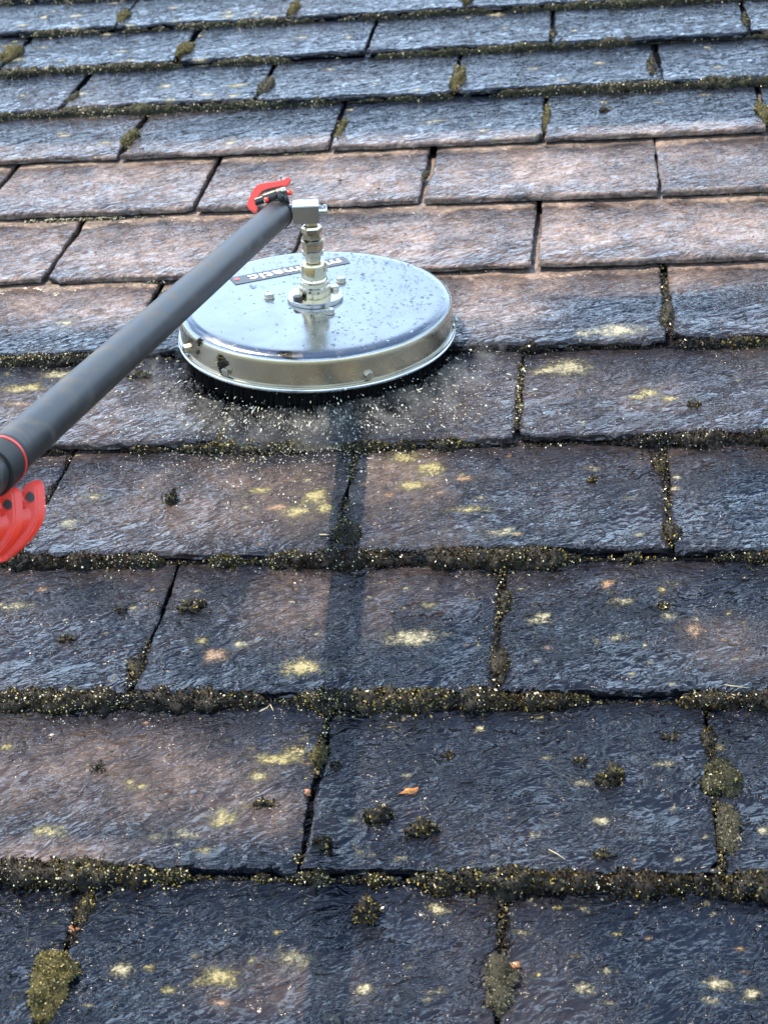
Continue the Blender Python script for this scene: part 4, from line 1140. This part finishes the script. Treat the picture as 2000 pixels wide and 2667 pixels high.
MB().lathe([(.0045, .0002), (.0045, .0007), (0, .0008)], 24, SM @ T3((-st_len * .455, .004, 0))).build('full_stop', 'redprint', sticker)

# ------------------------------------------------------------------ pole, its clamp and levers (all parts of the cleaner)
cp = Vector(CAM_POS); cr = Matrix(CAM_ROT)
cam_x, cam_y, cam_z = (cr.col[i].copy() for i in range(3))
PE = Vector(POLE_END); PF = Vector(POLE_FAR)
pd = (PF - PE).normalized()
def ctube(pts, rad, name, mat, parent, seg=40, ang=40):
    return MB().tube([CLI @ Vector(p) for p in pts], rad, seg).build(name, mat, parent, ang)
full = (PF - PE).length
pole = ctube([PE + pd * t for t in (0.002, full * .25, full * .5, full * .75, full * 1.0, full + 1.3)],
             [.0228, .0222, .0217, .0212, .0208, .0198], 'pole', 'pole', cleaner, 56)
ctube([PE + pd * -.003, PE + pd * -.0025, PE + pd * .004, PE + pd * .0045], [.0225, .0245, .0245, .0225], 'end_ring', 'rubber', pole, 56)
bl_w = CL @ BL
fit_end = bl_w @ Vector((-.019, 0, 0))
mid = PE + pd * -.010
ctube([PE + pd * .001, mid, mid * .55 + fit_end * .45, fit_end], [.0195, .0180, .0150, .0135], 'pole_fitting', 'bolt', pole, 32)
up_l = (CL.to_3x3() @ Vector((0, 0, 1)))
def cam_frame(p):
    m = Matrix((cam_x, cam_y, cam_z)).transposed().to_4x4(); m.translation = p
    return CLI @ m
def px2(pt, org, s):
    return ((pt[0] - org[0]) / s, -(pt[1] - org[1]) / s)
VS = 8980.0
VO = (650.0, 520.0)                       # pixel of a close-up: clamp centre on the pole end
clamp_c = PE + cam_x * ((VO[0] - 702) / VS) - cam_y * ((VO[1] - 690) / VS) + cam_z * 0.004
F = cam_frame(clamp_c)
lever_o = [px2(q, VO, VS) for q in [(262, 560), (290, 478), (330, 388), (385, 300), (432, 264), (560, 242), (690, 222), (782, 205), (842, 166), (896, 186),
                                    (880, 228), (826, 286), (770, 288), (650, 312), (560, 334), (480, 366), (428, 440), (394, 500), (388, 548), (416, 604), (406, 672), (340, 652), (282, 610)]]
clamp = MB().box(.030, .022, .026, F @ T3((.006, -.004, -.006)) @ Matrix.Rotation(.5, 4, 'Z'), .003).build('clamp_body', 'black', cleaner)
MB().prism(lever_o, .013, F @ T3((0, 0, .005)), bev=.0012).build('red_lever', 'red', clamp, 35)
def cyl(p0, p1, r, name, mat, parent, seg=24):
    a_, b_ = (F @ Vector((*px2(p0, VO, VS), p0[2] if len(p0) > 2 else 0))), (F @ Vector((*px2(p1, VO, VS), p1[2] if len(p1) > 2 else 0)))
    d_ = (b_ - a_).normalized()
    return MB().tube([a_, a_ + d_ * .0008, b_ - d_ * .0008, b_], [r * .85, r, r, r * .85], seg).build(name, mat, parent, 40)
cyl((380, 520, .004), (500, 478, .004), .0066, 'hinge_barrel', 'black', clamp)
cyl((505, 470, .003), (690, 405, .003), .0085, 'hinge_barrel', 'black', clamp)
cyl((470, 385, 0), (700, 320, 0), .0040, 'clamp_strap', 'black', clamp)
cyl((700, 440, .002), (770, 415, .002), .0135, 'clamp_flange', 'black', clamp)
cyl((790, 450, 0), (850, 430, 0), .0125, 'clamp_flange', 'black', clamp)
cyl((750, 372, .010), (830, 350, .010), .0050, 'clamp_screw', 'bolt', clamp)
cyl((840, 392, .006), (912, 384, .006), .0042, 'red_pin', 'red', clamp)
cyl((520, 505, .010), (575, 492, .010), .0040, 'red_pin', 'red', clamp)
MB().box(.030, .016, .030, F @ T3((.000, -.016, -.004)) @ Matrix.Rotation(.55, 4, 'Z'), .004).build('clamp_saddle', 'black', clamp)

# near clamp with its red lever lugs
c0 = PF + pd * .000
ctube([PF + pd * -.012, PF + pd * -.0115, PF + pd * .030, PF + pd * .0305], [.0210, .0232, .0236, .022], 'pole_collar', 'rubber', pole, 56)
ctube([PF + pd * -.004, PF + pd * -.0038, PF + pd * -.0012, PF + pd * -.001], [.0230, .0239, .0239, .023], 'collar_stripe', 'red', pole, 56)
NS = 10930.0
NO = (85.0, 1170.0)
lug_c = PF + cam_x * ((NO[0] - 0) / NS) - cam_y * ((NO[1] - 752) / NS) + cam_z * 0.006
G = cam_frame(lug_c)
lug_px = [(-100, -40), (-90, -100), (-55, -150), (-5, -170), (40, -150), (62, -100), (70, -30), (75, 60), (80, 150), (72, 240), (45, 330), (-10, 420),
          (-80, 510), (-160, 590), (-260, 680), (-350, 740), (-350, 640), (-270, 430), (-190, 220), (-125, 60)]
core_px = [(-70, 110), (-10, 110), (15, 160), (18, 220), (0, 290), (-50, 370), (-115, 450), (-190, 530), (-280, 620), (-330, 660), (-260, 430), (-160, 220)]
lug = [(x_ / NS * .88, -y_ / NS * .88) for x_, y_ in lug_px]
ev = Vector((.0172, .0067, -.0130))           # from one lug to the next, across the lever
def lug_shear(dz):
    sh = Matrix.Identity(4)
    sh[0][2] = ev.x / ev.z; sh[1][2] = ev.y / ev.z
    return sh
lev = None
for s_ in (0.0, 1.0, -1.0):
    o_ = MB().prism(lug, abs(ev.z) * .44, G @ T3(ev * s_) @ lug_shear(0), holes=[(-.0012, -.0002, .0046)], bev=.0010)
    if lev is None:
        lev = o_.build('pole_lever', 'red', cleaner, 35)
        lev['label'] = 'ribbed red lever on the near pole clamp'
    else:
        o_.build('lever_lug', 'red', lev, 35)
    MB().lathe([(.0045, 0), (.0045, .0012)], 24, G @ T3(ev * (s_ + .12) + Vector((-.0012, -.0002, 0)))).build('hole_shade_disc', 'black', lev, 35)  # dark disc stands in for the shade inside the lug hole
core = [(x_ / NS * .88, -y_ / NS * .88) for x_, y_ in core_px]
MB().prism(core, abs(ev.z) * 1.9, G @ T3(ev * -.6) @ lug_shear(0), bev=.0006).build('lever_core', 'red', lev, 35)

# ------------------------------------------------------------------ water on the lid and spray below the brush
def beads(name, P, R3, mat, geo=ICO1, axes=None):
    V, F_ = geo
    n = len(P)
    if axes is None:
        vs_ = P[:, None, :] + V[None] * R3[:, None, :]
    else:
        vs_ = P[:, None, :] + np.einsum('nij,kj->nki', axes, V)
    fs_ = (F_[None] + (np.arange(n) * len(V))[:, None, None]).reshape(-1, 3)
    return raw_mesh(name, vs_.reshape(-1, 3), fs_, mat)
wr = np.random.default_rng(8)
n = 2600
rr_ = RD * np.sqrt(wr.uniform(0, .86, n)); aa = wr.uniform(0, 2 * math.pi, n)
x_, y_ = rr_ * np.cos(aa), rr_ * np.sin(aa)
keep = wr.uniform(0, 1, n) < np.clip(0.35 + 2.6 * (x_ * .8 + y_ * .6), 0.06, 1) * (np.hypot(x_, y_) > 0.05)
x_, y_ = x_[keep], y_[keep]
s_ = wr.lognormal(math.log(.00105), .45, len(x_))
P = np.stack([x_, y_, np.full(len(x_), TOP + .0004)], -1)
lid_beads = beads('water_beads', P, np.stack([s_ * wr.uniform(.8, 1.7, len(s_)), s_, s_ * .55], -1), 'water', ICO2)
lid_beads.matrix_world = ROOF @ CL
tag(lid_beads, 'clear water droplets beaded on the steel lid of the surface cleaner', 'water droplets', None, 'stuff')

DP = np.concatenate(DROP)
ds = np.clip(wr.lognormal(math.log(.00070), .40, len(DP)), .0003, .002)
md = beads('moss_glint_drops', DP, np.stack([ds, ds, ds], -1), 'glint_drop', ICO1)
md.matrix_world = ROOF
tag(md, 'water drops coloured pale as sun glints on the moss along the course edges', 'water droplets', None, 'stuff')

sr = np.random.default_rng(21)
n = 4000
an = sr.normal(-math.pi / 2 + 0.10, 0.70, n)
rad = RD - 0.004 + sr.gamma(1.9, 0.055, n)
U = CL.translation.x + rad * np.cos(an); Vv = CL.translation.y + rad * np.sin(an)
hgt = np.abs(sr.normal(0, 0.020, n)) * np.exp(-(rad - RD) / 0.09)
s_ = np.clip(sr.lognormal(math.log(.00045), .55, n), .0002, .0022)
P = np.stack([U, Vv, slate_top(Vv) + hgt + .0006], -1)
rd = np.stack([np.cos(an), np.sin(an), sr.normal(0, .3, n)], -1); rd /= np.linalg.norm(rd, axis=1)[:, None]
sd = np.cross(rd, [0, 0, 1.0]); sd /= np.linalg.norm(sd, axis=1)[:, None]
td = np.cross(sd, rd)
stretch = np.where(sr.uniform(0, 1, n) < .55 * np.exp(-(rad - RD) / .10), sr.uniform(2, 7, n), 1.0)
s_ = np.where(stretch > 1, s_ * .75, s_)
axes = np.stack([rd * (s_ * stretch)[:, None], sd * s_[:, None], td * s_[:, None]], -1)
sp = beads('water_spray', P, None, 'spray', ICO1, axes)
sp.matrix_world = ROOF
tag(sp, 'fine water spray flying out from under the brush of the cleaner', 'water spray', None, 'stuff')
# drifting mist over the splash
MA, MQ = np.meshgrid(np.linspace(-math.pi - .1, .35, 60), np.linspace(0, 2 * math.pi, 17)[:-1], indexing='ij')
mw = (0.45 + 0.55 * np.exp(-((MA + math.pi / 2 - .25) / 1.0) ** 2)) * np.clip(np.minimum(MA + math.pi + .1, .35 - MA) / .35, 0.03, 1)
MR = RD + .058 + np.cos(MQ) * .060 * mw
MU = CL.translation.x + MR * np.cos(MA); MV = CL.translation.y + MR * np.sin(MA)
MZ = 0.024 + np.sin(MQ) * .020 * mw
mi = np.arange(MA.size).reshape(MA.shape)
mf = np.stack([mi[:-1], mi[1:], np.roll(mi, -1, 1)[1:], np.roll(mi, -1, 1)[:-1]], -1).reshape(-1, 4)
mist = raw_mesh('spray_mist', np.stack([MU, MV, MZ], -1).reshape(-1, 3), mf, 'mist')
mist.matrix_world = ROOF
tag(mist, 'thin grey mist of spray hanging in front of the brush', 'mist', None, 'stuff')
# churned sheet of water thrown out in front of the brush
na_, nr_ = 420, 90
AA, QQ = np.meshgrid(np.linspace(-math.pi - .35, .55, na_), np.linspace(0, 1, nr_), indexing='ij')
reach = 0.10 + 0.05 * fbm(AA[:, 0] * 3, AA[:, 0] * 0, 71, 3) + 0.05 * fbm(AA[:, 0] * 14, AA[:, 0] * 0, 72, 3)
front_w = np.exp(-((AA[:, 0] + math.pi / 2) / 1.25) ** 4)
RR = RD - .022 + QQ * (reach * (0.35 + 0.65 * front_w))[:, None]
SU = CL.translation.x + RR * np.cos(AA); SV = CL.translation.y + RR * np.sin(AA)
jet = fbm(AA * 34, QQ * 2.2, 81, 4, 0.6) + 0.6 * fbm(SU * 60, SV * 60, 83, 4, 0.6)
rid = np.clip(1 - np.abs(jet) * 3.2, 0, 1) ** 2
HH = (0.010 * rid + 0.006 * np.abs(fbm(SU * 90, SV * 90, 85, 4))) * (1 - QQ) * np.clip(QQ * 6, 0.3, 1) * (0.25 + .75 * front_w)[:, None]
foamy = np.clip(rid * 1.3 - 0.35, 0, 1) * np.clip(1.25 - QQ * 1.2, 0, 1) * front_w[:, None]
SZ = np.where(SV >= 4 * GAUGE, STEP * (1 - (SV - 4 * GAUGE) / GAUGE), slate_top(SV)) + 0.0012 + HH - 0.006 * QQ ** 3
ix = np.arange(na_ * nr_).reshape(na_, nr_)
sf = np.stack([ix[:-1, :-1], ix[:-1, 1:], ix[1:, 1:], ix[1:, :-1]], -1).reshape(-1, 4)
so = raw_mesh('splash_water', np.stack([SU, SV, SZ], -1).reshape(-1, 3), sf, 'churn', None, True, np.stack([foamy.ravel()] * 3 + [np.ones(foamy.size)], -1))
so.matrix_world = ROOF
tag(so, 'churned dirty water splashing out in front of the brush', 'splash', None, 'stuff')

# ------------------------------------------------------------------ small debris
def lay(pts, n=.002):
    return [Vector((u_, v_, float(slate_top(v_)) + n)) for u_, v_ in pts]
def straw(pts, r_, label, name='straw', mat='straw'):
    o = MB().tube(lay(pts, r_ * 1.2), [r_ * (1 - .5 * i / len(pts)) for i in range(len(pts))], 7).build(name, mat, None, 0)
    o.matrix_world = ROOF
    return tag(o, label, 'straw')
straw(STRAW_A, .0012, 'pale forked straw lying on the mossy edge above the brown slate')
straw(STRAW_B, .0008, 'thin pale straw on the dark blue slate above its mossy edge')
straw(STRAW_C, .0013, 'short tan needle beside the pole shadow', 'pine_needle')
straw(STRAW_D, .0008, 'thin straw lying along a mossy course edge')
straw(STRAW_E, .0009, 'thin straw crossing the grey moss tail')
lr_ = np.random.default_rng(2)
lu, lv = LEAF_AT[0]
V, F_ = ICO2
lf = V * np.array([.0090, .0046, .0024]) * (1 + 1.5 * fbm(V[:, 0] * 2.5, V[:, 1] * 2.5 + V[:, 2], 4, 4))[:, None]
o = raw_mesh('leaf_fragment', lf, F_, 'leaf')
o.matrix_world = ROOF @ T3((lu, lv, float(slate_top(lv)) + .0015)) @ Matrix.Rotation(.5, 4, 'Z')
tag(o, 'orange brown leaf fragment stuck on the dark blue slate', 'leaf')
for i, ((lu, lv), lab) in enumerate(zip(PEBBLE_AT, ('orange stone chip in the joint above the shaggy yellow green moss tuft', 'orange stone chip low in the joint beside the brown slate', 'orange stone chip above the grey brown moss plug'))):
    pb = V * np.array([.0058, .0048, .0034]) * (1 + 1.5 * fbm(V[:, 0] * 2.4 + i, V[:, 1] * 2.4 + V[:, 2] * 1.7, 14 + i, 4))[:, None]
    o = raw_mesh('stone_chip', pb, F_, 'pebble')
    o.matrix_world = ROOF @ T3((lu, lv, float(slate_top(lv)) - .001))
    tag(o, lab, 'stone chip', 'orange stone chips in the joints')

# grit washed over the slates
gr = np.random.default_rng(31)
n = 900
U = gr.uniform(-1.1, 1.0, n); Vv = gr.uniform(-.35, 3.1, n)
Vv[:420] = gr.uniform(-.3, 1.3, 420)
s_ = np.clip(gr.lognormal(math.log(.0011), .5, n), .0005, .004)
P = np.stack([U, Vv, slate_top(Vv) + s_ * .2], -1)
R3 = np.stack([s_ * gr.uniform(.8, 1.8, n), s_ * gr.uniform(.7, 1.3, n), s_ * .7], -1)
R3 = np.where(((U + .357) ** 2 + (Vv - 1.18) ** 2 < .26 ** 2)[:, None], 1e-6, R3)
g = beads('grit', P, R3, 'grit', ICO1)
g.matrix_world = ROOF
tag(g, 'tiny black grit and moss crumbs washed over the slates', 'grit', None, 'stuff')
# dirt thrown on the rim
for i, (a_, z_, r_) in enumerate(RIM_DIRT):
    o = moss_lump('rim_dirt', 0, 0, r_, r_ * .9, .003, 'moss_black', 4000 + i, None, None, None, 1.2, .0036, .7)
    o.parent = housing
    o.matrix_world = ROOF @ CL @ Matrix.Rotation(a_, 4, 'Z') @ T3((RD - .004, 0, z_)) @ Matrix.Rotation(math.pi / 2, 4, 'Y')
    o.matrix_parent_inverse = Matrix.Identity(4)
    o.matrix_basis = Matrix.Rotation(a_, 4, 'Z') @ T3((RD - .004, 0, z_)) @ Matrix.Rotation(math.pi / 2, 4, 'Y')
